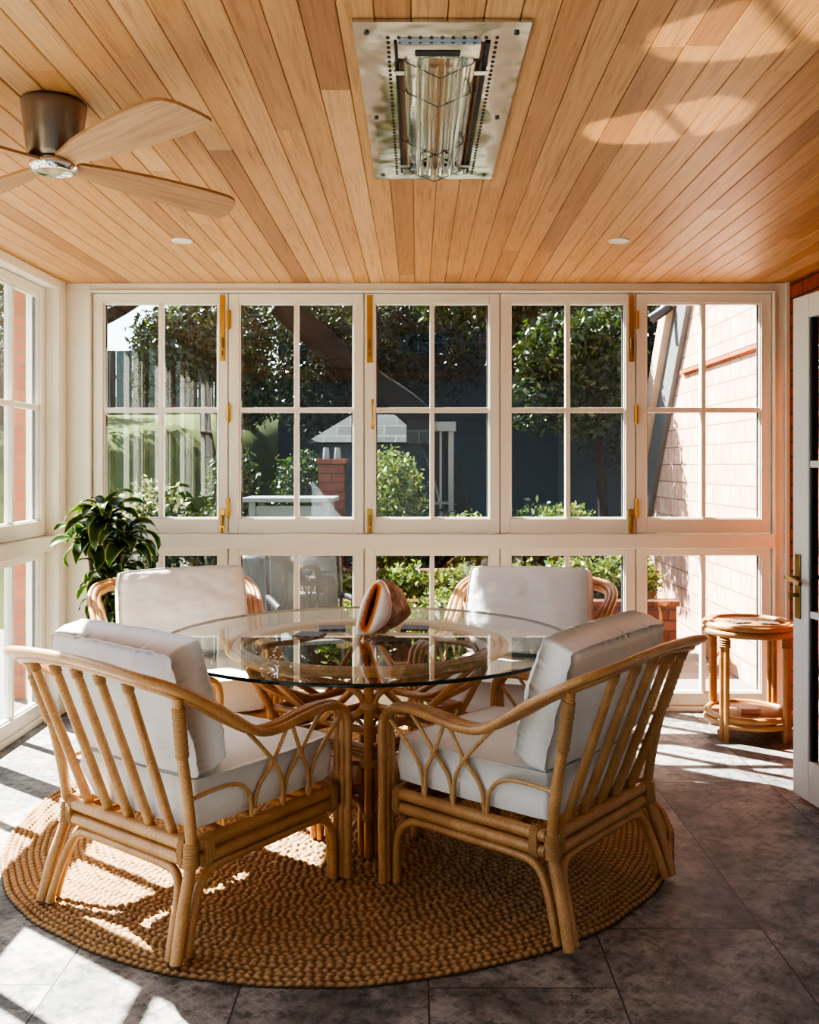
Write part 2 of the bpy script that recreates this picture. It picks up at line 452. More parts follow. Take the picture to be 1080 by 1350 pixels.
# ------------------------------------------------------------------ window walls
# local frame of a window wall: u across, v towards the room, z up
MBACK = Matrix(((1,0,0,0),(0,-1,0,YB),(0,0,1,0),(0,0,0,1)))
MLEFT = Matrix(((0,1,0,-2.02),(1,0,0,0),(0,0,1,0),(0,0,0,1)))
ZU0, ZU1, ZL0, ZL1 = 0.9926, 2.332, 0.03, 0.912
wn = [0]
def window(MW, cu, z0, z1, hs, st, top, bot, hm, label):
    """sash with panes: hs half sash width, st stile width, top/bot rail heights, hm heights of cross muntins"""
    wn[0] += 1
    root = empty('window_%d' % wn[0], MW @ Vector((cu, 0, z0)), kind='structure', label=label)
    inv = root.matrix_basis.inverted()
    MM = inv @ MW @ Matrix.Translation((cu,0,0))
    g = hs - st
    d0, d1 = -0.055, 0.0
    f = MB()
    f.box(-hs, -g, d0, d1, z0, z1, MM); f.box(g, hs, d0, d1, z0, z1, MM)
    f.box(-g, g, d0, d1, z1-top, z1, MM); f.box(-g, g, d0, d1, z0, z0+bot, MM)
    # glazing bead
    bd = 0.008
    for a, b, c, d in ((-g, -g+bd, z0+bot, z1-top), (g-bd, g, z0+bot, z1-top)): f.box(a, b, d0+0.01, d1-0.012, c, d, MM)
    for c, d in ((z0+bot, z0+bot+bd), (z1-top-bd, z1-top)): f.box(-g+bd, g-bd, d0+0.01, d1-0.012, c, d, MM)
    f.build('sash_frame', M['white'], root, bevel=0.003)
    m = MB().box(-0.013, 0.013, d0+0.006, d1-0.006, z0+bot+bd, z1-top-bd, MM)
    for h in hm:
        m.box(-g+bd, -0.0131, d0+0.006, d1-0.006, h-0.014, h+0.014, MM)
        m.box(0.0131, g-bd, d0+0.006, d1-0.006, h-0.014, h+0.014, MM)
    m.build('muntin', M['white'], root, bevel=0.003)
    ga = MB()
    for a, b in ((-g+bd, -g+bd+0.006), (g-bd-0.007, g-bd-0.001)): ga.box(a, b, d0+0.012, d0+0.024, z0+bot+bd, z1-top-bd, MM)
    ga.build('gasket', M['gasket'], root)
    gl = MB()
    zz = [z0+bot+bd] + [h for h in hm] + [z1-top-bd]
    v = d0 + 0.028
    gl.add([(-g+bd, v, zz[0]), (g-bd, v, zz[0]), (g-bd, v, zz[-1]), (-g+bd, v, zz[-1])], [(0,1,2,3)] if MM.determinant() < 0 else [(3,2,1,0)], False, MM)
    gl.build('glass', M['glass'], root)
    return root, MM

CU = [-1.436 + 0.760*i for i in range(5)]
ordn = ['first', 'second', 'third', 'fourth', 'fifth']
desc_u = ['upper white casement of the back wall above the potted plant',
          'upper white casement of the back wall through which a brick pillar shows',
          'upper white casement of the back wall directly above the seashell',
          'upper white casement of the back wall above the right rear chair',
          'upper white casement of the back wall facing the pale brick gable']
desc_l = ['low white window of the back wall behind the potted plant',
          'low white window of the back wall onto the dark covered barbecue',
          'low white window of the back wall behind the seashell',
          'low white window of the back wall behind the right rear chair',
          'low white window of the back wall behind the round side table']
ups = []
for i, c in enumerate(CU):
    ups.append(window(MBACK, c, ZU0, ZU1, 0.377, 0.055, 0.051, 0.081, [1.6817], desc_u[i]))
for i, c in enumerate(CU):
    window(MBACK, c, ZL0, ZL1, 0.377, 0.055, 0.0386, 0.0685, [], desc_l[i])
LU = [4.73 - 0.79*i for i in range(7)]
lw = ['in the corner by the potted plant', 'second from the plant corner', 'third from the plant corner', 'fourth from the plant corner',
      'fifth from the plant corner', 'sixth from the plant corner', 'seventh from the plant corner']
for i, c in enumerate(LU):
    window(MLEFT, c, ZU0, ZU1, 0.392, 0.056, 0.051, 0.081, [1.6817], 'upper white casement of the left wall, ' + lw[i])
for i, c in enumerate(LU):
    window(MLEFT, c, ZL0, ZL1, 0.392, 0.056, 0.0386, 0.0685, [], 'low white window of the left wall, ' + lw[i])

# brass hardware on the back casements (plate u, z range)
def px(x): return (x-550)*0.00424
def pz(y): return 1.37-(y-614)*0.00424
def bolt(i, xp, y0, y1):
    root, MM = ups[i]
    u = px(xp) - CU[i]
    b = MB().box(u-0.015, u+0.015, 0.0005, 0.006, pz(y1), pz(y0), MM)
    zk = pz(y1) + 0.10 if y1 < 600 else (pz(y0)+pz(y1))/2
    o = b.build('flush_bolt', M['brass'], root, bevel=0.002)
    k = MB().box(u-0.008, u+0.008, 0.0062, 0.022, zk-0.03, zk+0.03, MM).box(u-0.005, u+0.005, 0.0062, 0.015, zk-0.07, zk-0.04, MM)
    k.build('bolt_knob', M['brass_dark'], o, bevel=0.003)
def hinge(i, xp, y0, y1):
    root, MM = ups[i]
    u = px(xp) - CU[i]
    b = MB().tube([MM @ Vector((u, 0.009, pz(y1))), MM @ Vector((u, 0.009, pz(y0)))], 0.008, 12)
    b.box(u-0.012, u+0.012, 0.0005, 0.004, pz(y1)+0.004, pz(y0)-0.004, MM)
    b.build('hinge', M['brass'], root)
def pull(i, xp, y0, y1):
    root, MM = ups[i]
    u = px(xp) - CU[i]; a, b = pz(y1), pz(y0)
    p = cr([(u,0.0,a+0.01),(u,0.02,a+0.015),(u,0.028,(a+b)/2),(u,0.02,b-0.015),(u,0.0,b-0.01)], 5)
    t = MB().tube([MM @ q for q in p], 0.0055, 8)
    t.box(u-0.008, u+0.008, 0.0005, 0.004, a-0.012, a+0.02, MM).box(u-0.008, u+0.008, 0.0005, 0.004, b-0.02, b+0.012, MM)
    t.build('pull_handle', M['brass'], root)
bolt(0, 293.5, 389, 476); bolt(0, 293, 671, 701)
bolt(2, 487.5, 389, 478); bolt(2, 487.5, 671, 702)
bolt(3, 832.5, 389, 477); bolt(3, 832, 671, 702)
hinge(1, 302, 409, 434); hinge(1, 301.5, 532, 557); hinge(1, 299.8+1, 656, 681)
hinge(4, 838.8+1, 410, 434); hinge(4, 838+1, 533, 559); hinge(4, 838+1, 657, 683)
pull(2, 491.5, 529, 563)

def window_wall(MW, us, hs, uend0, uend1, depth, name, label, extra=None):
    w = MB()
    u0, u1 = us[0]-hs-0.004, us[-1]+hs+0.004
    b0, b1 = -depth, 0.02
    w.box(uend0, u0, b0, b1, 0, ZC, MW); w.box(u1, uend1, b0, b1, 0, ZC, MW)
    w.box(u0, u1, b0, b1, ZU1+0.004, ZC, MW)
    w.box(u0, u1, b0, 0.012, ZL1+0.002, ZU0-0.003, MW)          # middle rail
    w.box(u0, u1, 0.0121, 0.05, ZU0-0.082, ZU0-0.004, MW)       # sill nosing
    w.box(u0, u1, b0, 0.02, 0.0, ZL0-0.002, MW)
    for a, b in zip(us[:-1], us[1:]):
        m = (a+b)/2
        w.box(m-0.02, m+0.02, b0+0.002, -0.02, ZU0, ZU1, MW); w.box(m-0.02, m+0.02, b0+0.002, -0.02, ZL0, ZL1, MW)
    # raised bead round the opening
    for z0, z1 in ((ZU1+0.004, ZU1+0.016),): w.box(u0-0.012, u1+0.012, 0.0201, 0.034, z0, z1, MW)
    for a, b in ((u0-0.012, u0), (u1, u1+0.012)): w.box(a, b, 0.0201, 0.034, 0.0, ZU1+0.004, MW)
    if extra: extra(w)
    o = w.build(name, M['white'], bevel=0.003)
    tag(o, label, kind='structure'); return o
window_wall(MBACK, CU, 0.377, XL-0.22, XR-0.0005, 0.10, 'wall_back', 'white painted timber frame of the back window wall')
window_wall(MLEFT, LU[::-1], 0.392, YF, YB-0.021, 0.10, 'wall_left', 'white painted timber frame of the left window wall')
# corner post between the two window walls and the casing standing against the brick
tag(MB().box(XL-0.0495, XL, 5.13, YB-0.022, 0, ZC).build('trim_1', M['white'], bevel=0.004), 'white corner post between left and back window walls', kind='structure')
tag(MB().box(2.045, 2.069, 5.222, YB-0.022, 0, ZC).build('trim_2', M['white'], bevel=0.004), 'white casing strip against the red brick wall', kind='structure')
tag(MB().box(-2.0-0.0, XL+0.0, YF, 5.129, ZC-0.055, ZC-0.001).build('trim_3', M['white'], bevel=0.006), 'white cornice strip over the left windows', kind='structure')

# right: brick wall, then a brick return carrying the open glazed door
r = MB().box(XR, XR+0.12, 3.06, YB+0.14, 0, ZC)
tag(MB().box(1.72, XR+0.12, YF, 3.059, 0, ZC).build('wall_return', M['white_cool']), 'pale wall carrying the open glazed door', kind='structure')
tag(r.build('wall_right', M['brick']), 'orange red brick wall at the right behind the open door', kind='structure')
# house wall behind the camera, with a wide opening
hw = MB().box(XL-0.2, XR, YF-0.1, YF, 0, ZC)
tag(hw.build('wall_front', M['wall_blue']), 'grey blue house wall facing the window wall', kind='structure')

# glazed door standing open
def door():
    p0, p1 = Vector((1.575, 3.90, 0)), Vector((1.70, 3.075, 0))
    d = (p1-p0); L = d.length; d.normalize()
    nrm = Vector((d.y, -d.x, 0))           # towards the room (-X)
    if nrm.x > 0: nrm = -nrm
    root = empty('door_1', p0, kind='structure', label='white glazed door standing open at the right edge')
    MM = Matrix(((d.x, nrm.x, 0, 0), (d.y, nrm.y, 0, 0), (0, 0, 1, 0), (0, 0, 0, 1)))
    z0, z1, t = 0.02, 2.06, 0.022
    st, zt, zb = 0.115, 1.965, 0.185
    f = MB()
    f.box(0, st, -t, t, z0, z1, MM); f.box(L-st, L, -t, t, z0, z1, MM)
    f.box(st, L-st, -t, t, zt, z1, MM); f.box(st, L-st, -t, t, z0, zb, MM)
    f.build('door_frame', M['white_cool'], root, bevel=0.004)
    m = MB()
    for h in (1.376, 0.772): m.box(st, L-st, -0.016, 0.016, h-0.014, h+0.014, MM)
    m.build('muntin', M['white_cool'], root, bevel=0.003)
    ga = MB()
    for a in (st, L-st-0.012): ga.box(a, a+0.012, -0.014, 0.014, zb, zt, MM)
    ga.build('gasket', M['gasket'], root)
    MB().add([(st,0,zb),(L-st,0,zb),(L-st,0,zt),(st,0,zt)], [(0,1,2,3)], False, MM).build('glass', M['glass'], root)
    def plate(sgn):
        h = MB().box(0.022, 0.062, sgn*t if sgn>0 else -t-0.006, sgn*t+0.006 if sgn>0 else -t, 0.745, 1.01, MM)
        o = h.build('handle_plate', M['brass_dark'], root, bevel=0.006)
        y = sgn*(t+0.006)
        pts = cr([(0.042,y,0.91),(0.042,y+sgn*0.03,0.912),(0.045,y+sgn*0.05,0.915),(0.07,y+sgn*0.055,0.915),(0.13,y+sgn*0.052,0.905),(0.15,y+sgn*0.05,0.90)],5)
        k = MB().tube([MM @ q for q in pts], [0.011]*8+[0.009]*(len(pts)-8), 10)
        k.tube([MM @ Vector((0.042,y,0.842)), MM @ Vector((0.042,y+sgn*0.03,0.842))], 0.008, 10)
        k.tube([MM @ Vector((0.042,y+sgn*0.03,0.83)), MM @ Vector((0.042,y+sgn*0.03,0.855))], 0.008, 8)
        k.build('lever', M['brass_dark'], o)
    plate(1); plate(-1)
door()

# ------------------------------------------------------------------ ceiling fixtures
def heater():
    x0, x1, y0, y1 = -0.148, 0.262, 2.145, 3.32
    a0, a1, b0, b1 = -0.055, 0.175, 2.242, 3.236
    z = ZC-0.001
    root = empty('ceiling_heater', ((x0+x1)/2, (y0+y1)/2, z))
    tag(root, 'recessed stainless steel radiant heater in the ceiling boards with glass tubes behind a wire guard', 'heater')
    T = Matrix.Translation(-Vector(((x0+x1)/2, (y0+y1)/2, z)))
    p = MB(); t = 0.008
    p.box(x0, x1, y0, b0, z-t, z, T).box(x0, x1, b1, y1, z-t, z, T).box(x0, a0, b0, b1, z-t, z, T).box(a1, x1, b0, b1, z-t, z, T)
    p.build('plate', M['steel'], root)
    s = MB(); zs = z-t-0.0006
    def slot(cx, cy, lx, ly): s.lathe([(1,-0.0006),(1,0.0004)], 10, (0,0,0), T @ Matrix.Translation((cx,cy,zs)) @ Matrix.Diagonal((lx,ly,1,1)))
    n = 40
    for i in range(n):
        cy = b0-0.02 + (b1-b0+0.04)*i/(n-1)
        slot(a0-0.014, cy, 0.0045, 0.0065); slot(a1+0.014, cy, 0.0045, 0.0065)
    for i in range(1, 10):
        cx = a0-0.014 + (a1-a0+0.028)*i/10
        slot(cx, b0-0.02, 0.0045, 0.0065); slot(cx, b1+0.02, 0.0045, 0.0065)
    s.build('vent_slots', M['gasket'], root)
    for sx in (x0+0.03, x1-0.03):
        for sy in (y0+0.05, (y0+y1)/2, y1-0.05):
            MB().lathe([(0.0065,-0.004),(0.0065,0.002)], 12, (sx,sy,z-t), T).build('screw', M['screw'], root)
    bx = MB(); h = 0.006
    # dark housing walls standing below/inside the opening, hung slightly proud
    bx.box(a0, a0+h, b0, b1, z-0.012, z+0.012, T).box(a1-h-0.006, a1, b0, b1, z-0.012, z+0.012, T)
    bx.box(a0+h, a1-h, b0, b1, z+0.004, z+0.012, T)
    bx.build('housing', M['gasket'], root)
    # curved mirror reflector
    P = []
    for i in range(25):
        a = PI*i/24
        cx = (a0+a1)/2 - 0.004 - 0.088*math.cos(a)
        cz = z-0.004 - 0.0 + 0.006*math.sin(a) - 0.022*abs(math.cos(a))**3
        P.append([(cx, b0+0.07, cz), (cx, b1-0.05, cz)])
    P = np.array(P); P[..., 0] -= (x0+x1)/2; P[..., 1] -= (y0+y1)/2; P[..., 2] -= z
    grid_mesh('reflector', P, M['mirror'], root)
    e = MB(); e2 = MB()
    e.box(a0+0.008, a1-0.022, b0-0.004, b0+0.075, z-0.017, z-0.006, T); e2.box(a0+0.006, a1-0.008, b1-0.052, b1-0.004, z-0.017, z-0.006, T)
    for yy in (b0+0.15, b1-0.10):
        for q0, q1 in ((a0-0.004, a0+0.03), (a1-0.03, a1+0.004)): MB().box(q0, q1, yy-0.012, yy+0.012, z-0.0215, z-0.0172, T).build('clip', M['steel'], root)
    e.build('end_bracket', M['steel'], root, bevel=0.002); e2.build('end_bracket', M['steel'], root, bevel=0.002)
    pl = MB().box(-0.005, 0.105, b0+0.028, b0+0.058, z-0.0185, z-0.0171, T).build('rating_plate', M['dark_metal'], root)
    for k, cx in enumerate((-0.002, 0.030, 0.066, 0.098)):
        MB().tube([Vector((cx+0.012, b0+0.078, z-0.026))+T.translation, Vector((cx+0.012, b1-0.055, z-0.026))+T.translation], 0.0125, 14).build('glass_tube', M['quartz'], root)
    w = MB(); zt = z-0.042
    mx = (a0+a1)/2-0.002
    off = T.translation
    for yy in (b0+0.11, b0+0.30, b1-0.30, b1-0.025):
        w.tube([Vector(q)+off for q in ((a0+0.004,yy-0.03,z-0.012),(mx,yy+0.012,zt-0.004),(a1-0.006,yy-0.03,z-0.012))], 0.0016, 6)
    for fx, fz in ((0.05,-0.018),(0.27,-0.028),(0.5,-0.046),(0.73,-0.028),(0.93,-0.018)):
        xx = a0+(a1-a0)*fx
        w.tube([Vector((xx,b0+0.09,z+fz))+off, Vector((xx,b1-0.02,z+fz))+off], 0.0016, 6)
    w.build('wire_guard', M['screw'], root)
    d = MB().tube([Vector((mx-0.05,b1-0.12,z-0.012))+off, Vector((mx,b1-0.19,z-0.012))+off, Vector((mx+0.05,b1-0.12,z-0.012))+off], 0.004, 8)
    d.build('lamp_clip', M['dark_metal'], root)
heater()

def downlight(x, y, label):
    root = empty('recessed_downlight', (x, y, ZC))
    tag(root, label, 'ceiling light', 'recessed ceiling lights')
    MB().lathe([(0.047,0.0),(0.047,-0.004),(0.040,-0.007),(0.034,-0.004),(0.033,0.0)], 32).build('trim_ring', M['pvc'], root)
    MB().lathe([(0.0335,-0.0005),(0.0335,-0.002),(0.0,-0.003)], 32).build('lens', M['tube_glass_frost'], root)
downlight(-1.062, 4.26, 'small round white recessed light between the fan and the plant corner')
downlight(0.912, 4.26, 'small round white recessed light near the brick wall side')

def fan():
    c = (-1.017, 2.64, ZC)
    root = empty('ceiling_fan', c)
    tag(root, 'ceiling fan with four pale wood blades and a bronze motor housing', 'ceiling fan')
    MB().lathe([(0.080,0.0),(0.088,-0.006),(0.089,-0.012),(0.086,-0.03),(0.072,-0.15),(0.066,-0.162),(0.03,-0.166)], 40).build('motor_housing', M['nickel'], root)
    MB().lathe([(0.04,-0.164),(0.062,-0.168),(0.066,-0.176),(0.066,-0.186),(0.058,-0.196),(0.05,-0.199),(0.046,-0.197),(0.0,-0.199)], 40).build('hub_cap', M['chrome'], root)
    for k, deg in enumerate((-40, 50, 140, 230)):
        # blade along +x, with pitch; rounded tip
        out = [(0.045,-0.022),(0.10,-0.036),(0.20,-0.054),(0.34,-0.068),(0.48,-0.074),(0.56,-0.073),(0.60,-0.066),(0.625,-0.050),(0.642,-0.020),(0.652,0.020),(0.656,0.050),(0.652,0.060),(0.64,0.064),(0.57,0.068),(0.48,0.066),(0.34,0.060),(0.20,0.048),(0.10,0.034),(0.045,0.022)]
        oc = cr([(a,b,0) for a,b in out], 4, True)
        n = len(oc)
        vs = []
        for zo in (-0.004, 0.004):
            for p in oc:
                pit = math.radians(-13)
                vs.append((p.x*.965, p.y*math.cos(pit), -0.170 + zo + p.y*math.sin(pit)))
        fs = [tuple(range(n))[::-1], tuple(range(n, 2*n))] + [(i, (i+1)%n, n+(i+1)%n, n+i) for i in range(n)]
        o = MB().add(vs, fs).build('blade', M['fan_wood'], root)
        o.rotation_euler = (0, 0, math.radians(deg))
fan()

# ------------------------------------------------------------------ rug
def rug():
    cx, cy, R = -0.277, 3.72, 1.27
    pitch = 0.0212
    nr = int(R/pitch); sub = 4; na = 2000
    r = np.linspace(0.004, nr*pitch, nr*sub+1)
    th = np.linspace(-PI, PI, na, endpoint=False)
    RR, TH = np.meshgrid(r, th, indexing='ij')
    ring = np.minimum(np.floor(RR/pitch - 1e-6), nr-1)
    fr = RR/pitch - ring
    rad = (ring+0.5)*pitch
    per = np.maximum(6, np.round(2*PI*rad/0.0265))
    tw = np.where(fr < 0.5, 1.0, -1.0)
    offr = rng.random(nr)[ring.astype(int)]
    jit = 0.10*np.sin(TH*23+ring*5.1)+0.08*np.sin(TH*61+ring*2.3)
    ph = TH/(2*PI)*per + 0.42*np.abs(fr-0.5)*2*np.where(ring%2 == 0, 1, -1) + offr + jit
    lobe = np.abs(np.sin(PI*ph))**0.75
    prof = np.clip(1-(2*fr-1)**2, 0, 1)**0.42
    h = prof*(0.12+0.88*lobe)
    Z = 0.004 + 0.012*h*(0.9+0.25*np.sin(TH*37+ring*1.9))
    wob = 0.004*np.sin(TH*7+0.6)+0.003*np.sin(TH*13+1.7)+0.002*np.sin(TH*29)
    edge = np.clip((RR-0.9)/0.4, 0, 1)
    R2 = RR + wob*edge + np.where(ring == nr-1, 0.004*(lobe-0.5), 0)
    P = np.stack([R2*np.cos(TH), R2*np.sin(TH), Z], -1)
    skirt = P[-1:].copy(); skirt[..., 2] = 0.0005
    P = np.concatenate([P, skirt], 0)
    H = np.concatenate([h, h[-1:]*0+0.1], 0)
    idx = np.arange(P.shape[0]*na).reshape(P.shape[0], na)
    idx = np.hstack([idx, idx[:, :1]])
    q = np.stack([idx[:-1,:-1], idx[1:,:-1], idx[1:,1:], idx[:-1,1:]], -1).reshape(-1,4)
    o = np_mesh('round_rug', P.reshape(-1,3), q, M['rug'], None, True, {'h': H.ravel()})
    o.location = (cx, cy, 0.0)
    tag(o, 'large round braided jute rug under the table and four chairs', 'rug')
rug()
RUGZ = 0.0185

# ------------------------------------------------------------------ chairs
def bundle(path, offs, r, n=9, mb=None):
    """parallel strands along path; offs: list of functions index->Vector"""
    mb = mb or MB()
    for s in offs:
        mb.tube([p + s[i] for i, p in enumerate(path)], r, n)
    return mb

def wrap(mb, a, b, r, turns=7, oval=None):
    a, b = Vector(a), Vector(b)
    n = turns*4
    pts = [a.lerp(b, i/n) for i in range(n+1)]
    rs = [r*(1+0.10*abs(math.sin(PI*i/4))) for i in range(n+1)]
    rs[0] *= 0.9; rs[-1] *= 0.9
    mb.tube(pts, rs, 12, oval=oval)

def make_chair():
    root = empty('rattan_armchair')
    RT, TH, BD = M['rattan'], M['rattan_thin'], M['binding']
    # half path of the top rail, from front leg top to the middle of the back (right side)
    half = [(.312,.688,.44),(.312,.690,.50),(.312,.678,.545),(.312,.640,.572),(.314,.57,.580),(.318,.47,.572),(.326,.37,.562),(.338,.27,.575),
            (.352,.17,.628),(.366,.07,.690),(.372,-.01,.735),(.350,-.075,.768),(.290,-.108,.785),(.19,-.120,.797),(.09,-.125,.803),(0,-.126,.805)]
    path = [Vector(p) for p in half] + [Vector((-p[0],p[1],p[2])) for p in half[-2::-1]]
    path = cr(path, 5)
    m = len(path)
    ctr = Vector((0,.28,0))
    outs = []
    for i, p in enumerate(path):
        t = (path[min(i+1,m-1)]-path[max(i-1,0)]); th = Vector((t.x,t.y,0))
        # outward horizontal direction
        if p.y > 0.10: o = Vector((math.copysign(1,p.x),0,0))
        else:
            ex = Vector((p.x/0.36**2, (p.y-0.10)/0.225**2, 0)); o = ex.normalized()
        up = min(1, max(0, (0.25-p.y)/0.3))*0.62
        outs.append((o*math.cos(up)+Vector((0,0,1))*math.sin(up)).normalized())
    for k in range(3):      # smooth directions
        outs = [(outs[max(i-1,0)]+outs[i]+outs[min(i+1,m-1)]).normalized() for i in range(m)]
    rr = 0.0132
    offs = []
    for k in (-1, 0, 1):
        offs.append([outs[i]*(k*0.0235)+Vector((0,0,0.004 if k == 0 else 0)) for i in range(m)])
    bundle(path, offs, rr).build('top_rail', RT, root)
    for sx in (1, -1):
        # front leg: three canes running on from the arm
        f = MB()
        for k in (-1, 0, 1):
            f.tube([(sx*.312+k*.0235, .688, .445), (sx*.312+k*.0235, .687, .2), (sx*.312+k*.0235, .684, 0)], 0.0132, 10)
        f.build('leg', RT, root)
        # rear leg: one bent cane from the foot to the rail
        k = min((i for i in range(m) if path[i].x*sx > 0), key=lambda i: abs(path[i].y+.040))
        tp = path[k] - outs[k]*.018 + Vector((0,0,-.004))
        p = cr([(sx*.322,-.005,0),(sx*.312,.025,.12),(sx*.300,.06,.225),(sx*.298,.068,.29),(sx*.306,.045,.45),(sx*.320,.010,.60),tp], 5)
        n = len(p)
        MB().tube(p, [0.0185-0.004*(i/n) for i in range(n)], 12).build('leg', RT, root)
        for args in ((tuple(p[-1].lerp(p[-8],.95)), tuple(p[-1].lerp(p[-8],.16)), .0178, 8), ((sx*.300,.062,.230), (sx*.298,.068,.300), .0215, 8),
                     ((sx*.297,.105,.268), (sx*.297,.135,.268), .0225, 4, (2.05,1.0)), ((sx*.255,.07,.268), (sx*.280,.07,.268), .0225, 4, (2.05,1.0)),
                     ((sx*.300,.630,.268), (sx*.300,.655,.268), .0225, 4, (2.05,1.0))):
            w = MB(); wrap(w, *args); w.build('binding', BD, root)

    # seat frame: twin rails all round
    s = MB()
    for z in (.290, .247):
        s.tube([(-.28,.07,z),(.28,.07,z)], .0195, 12); s.tube([(-.29,.662,z),(.29,.662,z)], .0185, 12)
        for sx in (1,-1): s.tube([(sx*.296,.085,z),(sx*.300,.66,z)], .0195, 12)
    for y in (.2,.33,.46,.57): s.tube([(-.285,y,.292),(.285,y,.292)], .011, 8)
    s.build('seat_frame', RT, root)
    # arched braces below the rails
    for sx in (1,-1):
        p = cr([(sx*.314,.038,0),(sx*.306,.066,.10),(sx*.300,.092,.165),(sx*.298,.125,.202),(sx*.298,.18,.214),(sx*.299,.36,.215),(sx*.300,.55,.215),(sx*.301,.60,.206),(sx*.302,.638,.17),(sx*.302,.652,.11),(sx*.302,.654,0)], 5)
        MB().tube(p, .0135, 9).build('brace', RT, root)
    p = cr([(.288,-.002,0),(.276,.028,.10),(.262,.052,.165),(.235,.064,.203),(.18,.068,.214),(0,.069,.215),(-.18,.068,.214),(-.235,.064,.203),(-.262,.052,.165),(-.276,.028,.10),(-.288,-.002,0)], 5)
    MB().tube(p, .0135, 9).build('brace', RT, root)
    p = cr([(.272,.676,0),(.270,.672,.10),(.262,.668,.165),(.235,.664,.203),(.18,.662,.214),(0,.662,.215),(-.18,.662,.214),(-.235,.664,.203),(-.262,.668,.165),(-.270,.672,.10),(-.272,.676,0)], 5)
    MB().tube(p, .0135, 9).build('brace', RT, root)
    # five back spindles
    for x in (-.20,-.10,0,.10,.20):
        xt = x*1.16
        k = min((i for i in range(m) if path[i].y < -.02), key=lambda i: abs(path[i].x-xt))
        b = Vector((x,.088,.285)); t = path[k] - outs[k]*.020 + Vector((0,.004,-.004))
        o = MB().tube([b, b.lerp(t,.5), t], [.0145,.0145,.013], 10).build('spindle', RT, root)
        w = MB(); wrap(w, b.lerp(t,.925), b.lerp(t,.985), .0148, 4); w.build('binding', BD, o)
    # side lattices
    def lx(z): return .298 + .018*max(0,(z-.30)/.28)
    L = {'E':[(.256,.572),(.318,.512),(.375,.450),(.408,.395),(.418,.345),(.419,.29)],
         'D':[(.440,.562),(.408,.505),(.375,.450),(.325,.395),(.309,.345),(.307,.29)],
         'B':[(.440,.562),(.466,.505),(.492,.450),(.522,.395),(.531,.345),(.532,.29)],
         'A':[(.590,.570),(.540,.510),(.492,.450),(.446,.395),(.432,.345),(.430,.29)],
         'C':[(.672,.525),(.612,.470),(.568,.420),(.550,.385),(.543,.345),(.543,.29)],
         'loop':[(.052,.425),(.13,.430),(.205,.428),(.255,.408),(.283,.372),(.293,.33),(.295,.29)]}
    for sx in (1,-1):
        a = MB()
        for key, pts in L.items():
            dx = {'E':.004,'D':-.004,'B':.004,'A':-.004}.get(key, 0)
            a.tube(cr([(sx*(lx(z)+dx), y, z) for y, z in pts], 5), .0068, 8)
        for y, z in ((.375,.450),(.492,.450)):
            wrap(a, (sx*(lx(z)-.006), y, z), (sx*(lx(z)+.006), y, z), .0125, 2)
        for y in (.301,.425,.538): wrap(a, (sx*.298,y,.315), (sx*.299,y,.335), .0115, 3, (1.0,.62))
        a.build('arm_lattice', TH, root)
        # cane bindings at the joints
    return root

def cushion_mesh(w, h, t, edge, seed, soft=0.5, sag=0.0, crown=3.0, wr=0.006):
    """pillow standing in its own x (width) / z (height) plane with thickness along y"""
    n = 34
    u = np.linspace(-1, 1, n)
    def surf(sgn):
        P = np.zeros((n, n, 3))
        for i, a in enumerate(u):
            for j, b in enumerate(u):
                e = max(0.0, (1-abs(a)**crown)*(1-abs(b)**crown))
                th = edge + (t-edge)*e**soft
                x, z = a*w/2, b*h/2
                # rounded corners / slightly concave sides
                x *= 1-0.035*(1-abs(a)**0.5)*0 - 0.025*abs(b)**6
                z *= 1-0.03*abs(a)**6
                x *= 1+0.02*(1-b*b); z *= 1+0.015*(1-a*a)
                nz = noise.noise((a*2.3+seed, b*2.3, seed*1.7+sgn)) * wr + noise.noise((a*6+seed, b*6, seed+5*sgn))*wr*0.45
                cr_ = wr*1.1*(abs(a)**4+abs(b)**4)*noise.noise((a*9+seed*3, b*9, sgn*2.0))
                y = sgn*(th/2 + (nz+cr_)*(0.35+0.65*e)) - sag*(b*0.5+0.5)*0
                P[i, j] = (x, y, z)
        return P
    return surf(1), surf(-1)

def make_cushion(name, mat, w, h, t, edge, seed, **kw):
    A, B = cushion_mesh(w, h, t, edge, seed, **kw)
    n = A.shape[0]
    V = np.concatenate([A.reshape(-1,3), B.reshape(-1,3)])
    idx = np.arange(n*n).reshape(n,n); idb = idx + n*n
    q = [np.stack([idx[:-1,:-1], idx[:-1,1:], idx[1:,1:], idx[1:,:-1]], -1).reshape(-1,4),
         np.stack([idb[:-1,:-1], idb[1:,:-1], idb[1:,1:], idb[:-1,1:]], -1).reshape(-1,4)]
    loop = list(idx[:,0]) + list(idx[-1,1:]) + list(idx[-2::-1,-1]) + list(idx[0,-2:0:-1])
    loop = np.array(loop)
    # bulging side band: middle ring
    lo2 = np.roll(loop, -1)
    mid = (V[loop]+V[loop+n*n])/2
    c = mid.mean(0); d = mid-c; d[:,1] = 0
    nm = d/np.linalg.norm(d,axis=1,keepdims=True)
    mid = mid + nm*edge*0.09
    mi = np.arange(len(loop)) + len(V); mi2 = np.roll(mi, -1)
    V = np.concatenate([V, mid])
    q.append(np.stack([loop, mi, mi2, lo2], -1)); q.append(np.stack([mi, loop+n*n, lo2+n*n, mi2], -1))
    o = np_mesh(name, V, np.concatenate(q), mat, None, True)
    pa = MB().tube([Vector(V[i]) for i in loop[::1]], 0.0022, 6, closed=True)
    pa.tube([Vector(V[i+n*n]) for i in loop[::1]], 0.0022, 6, closed=True)
    pa.build('piping', M['piping'], o)
    return o

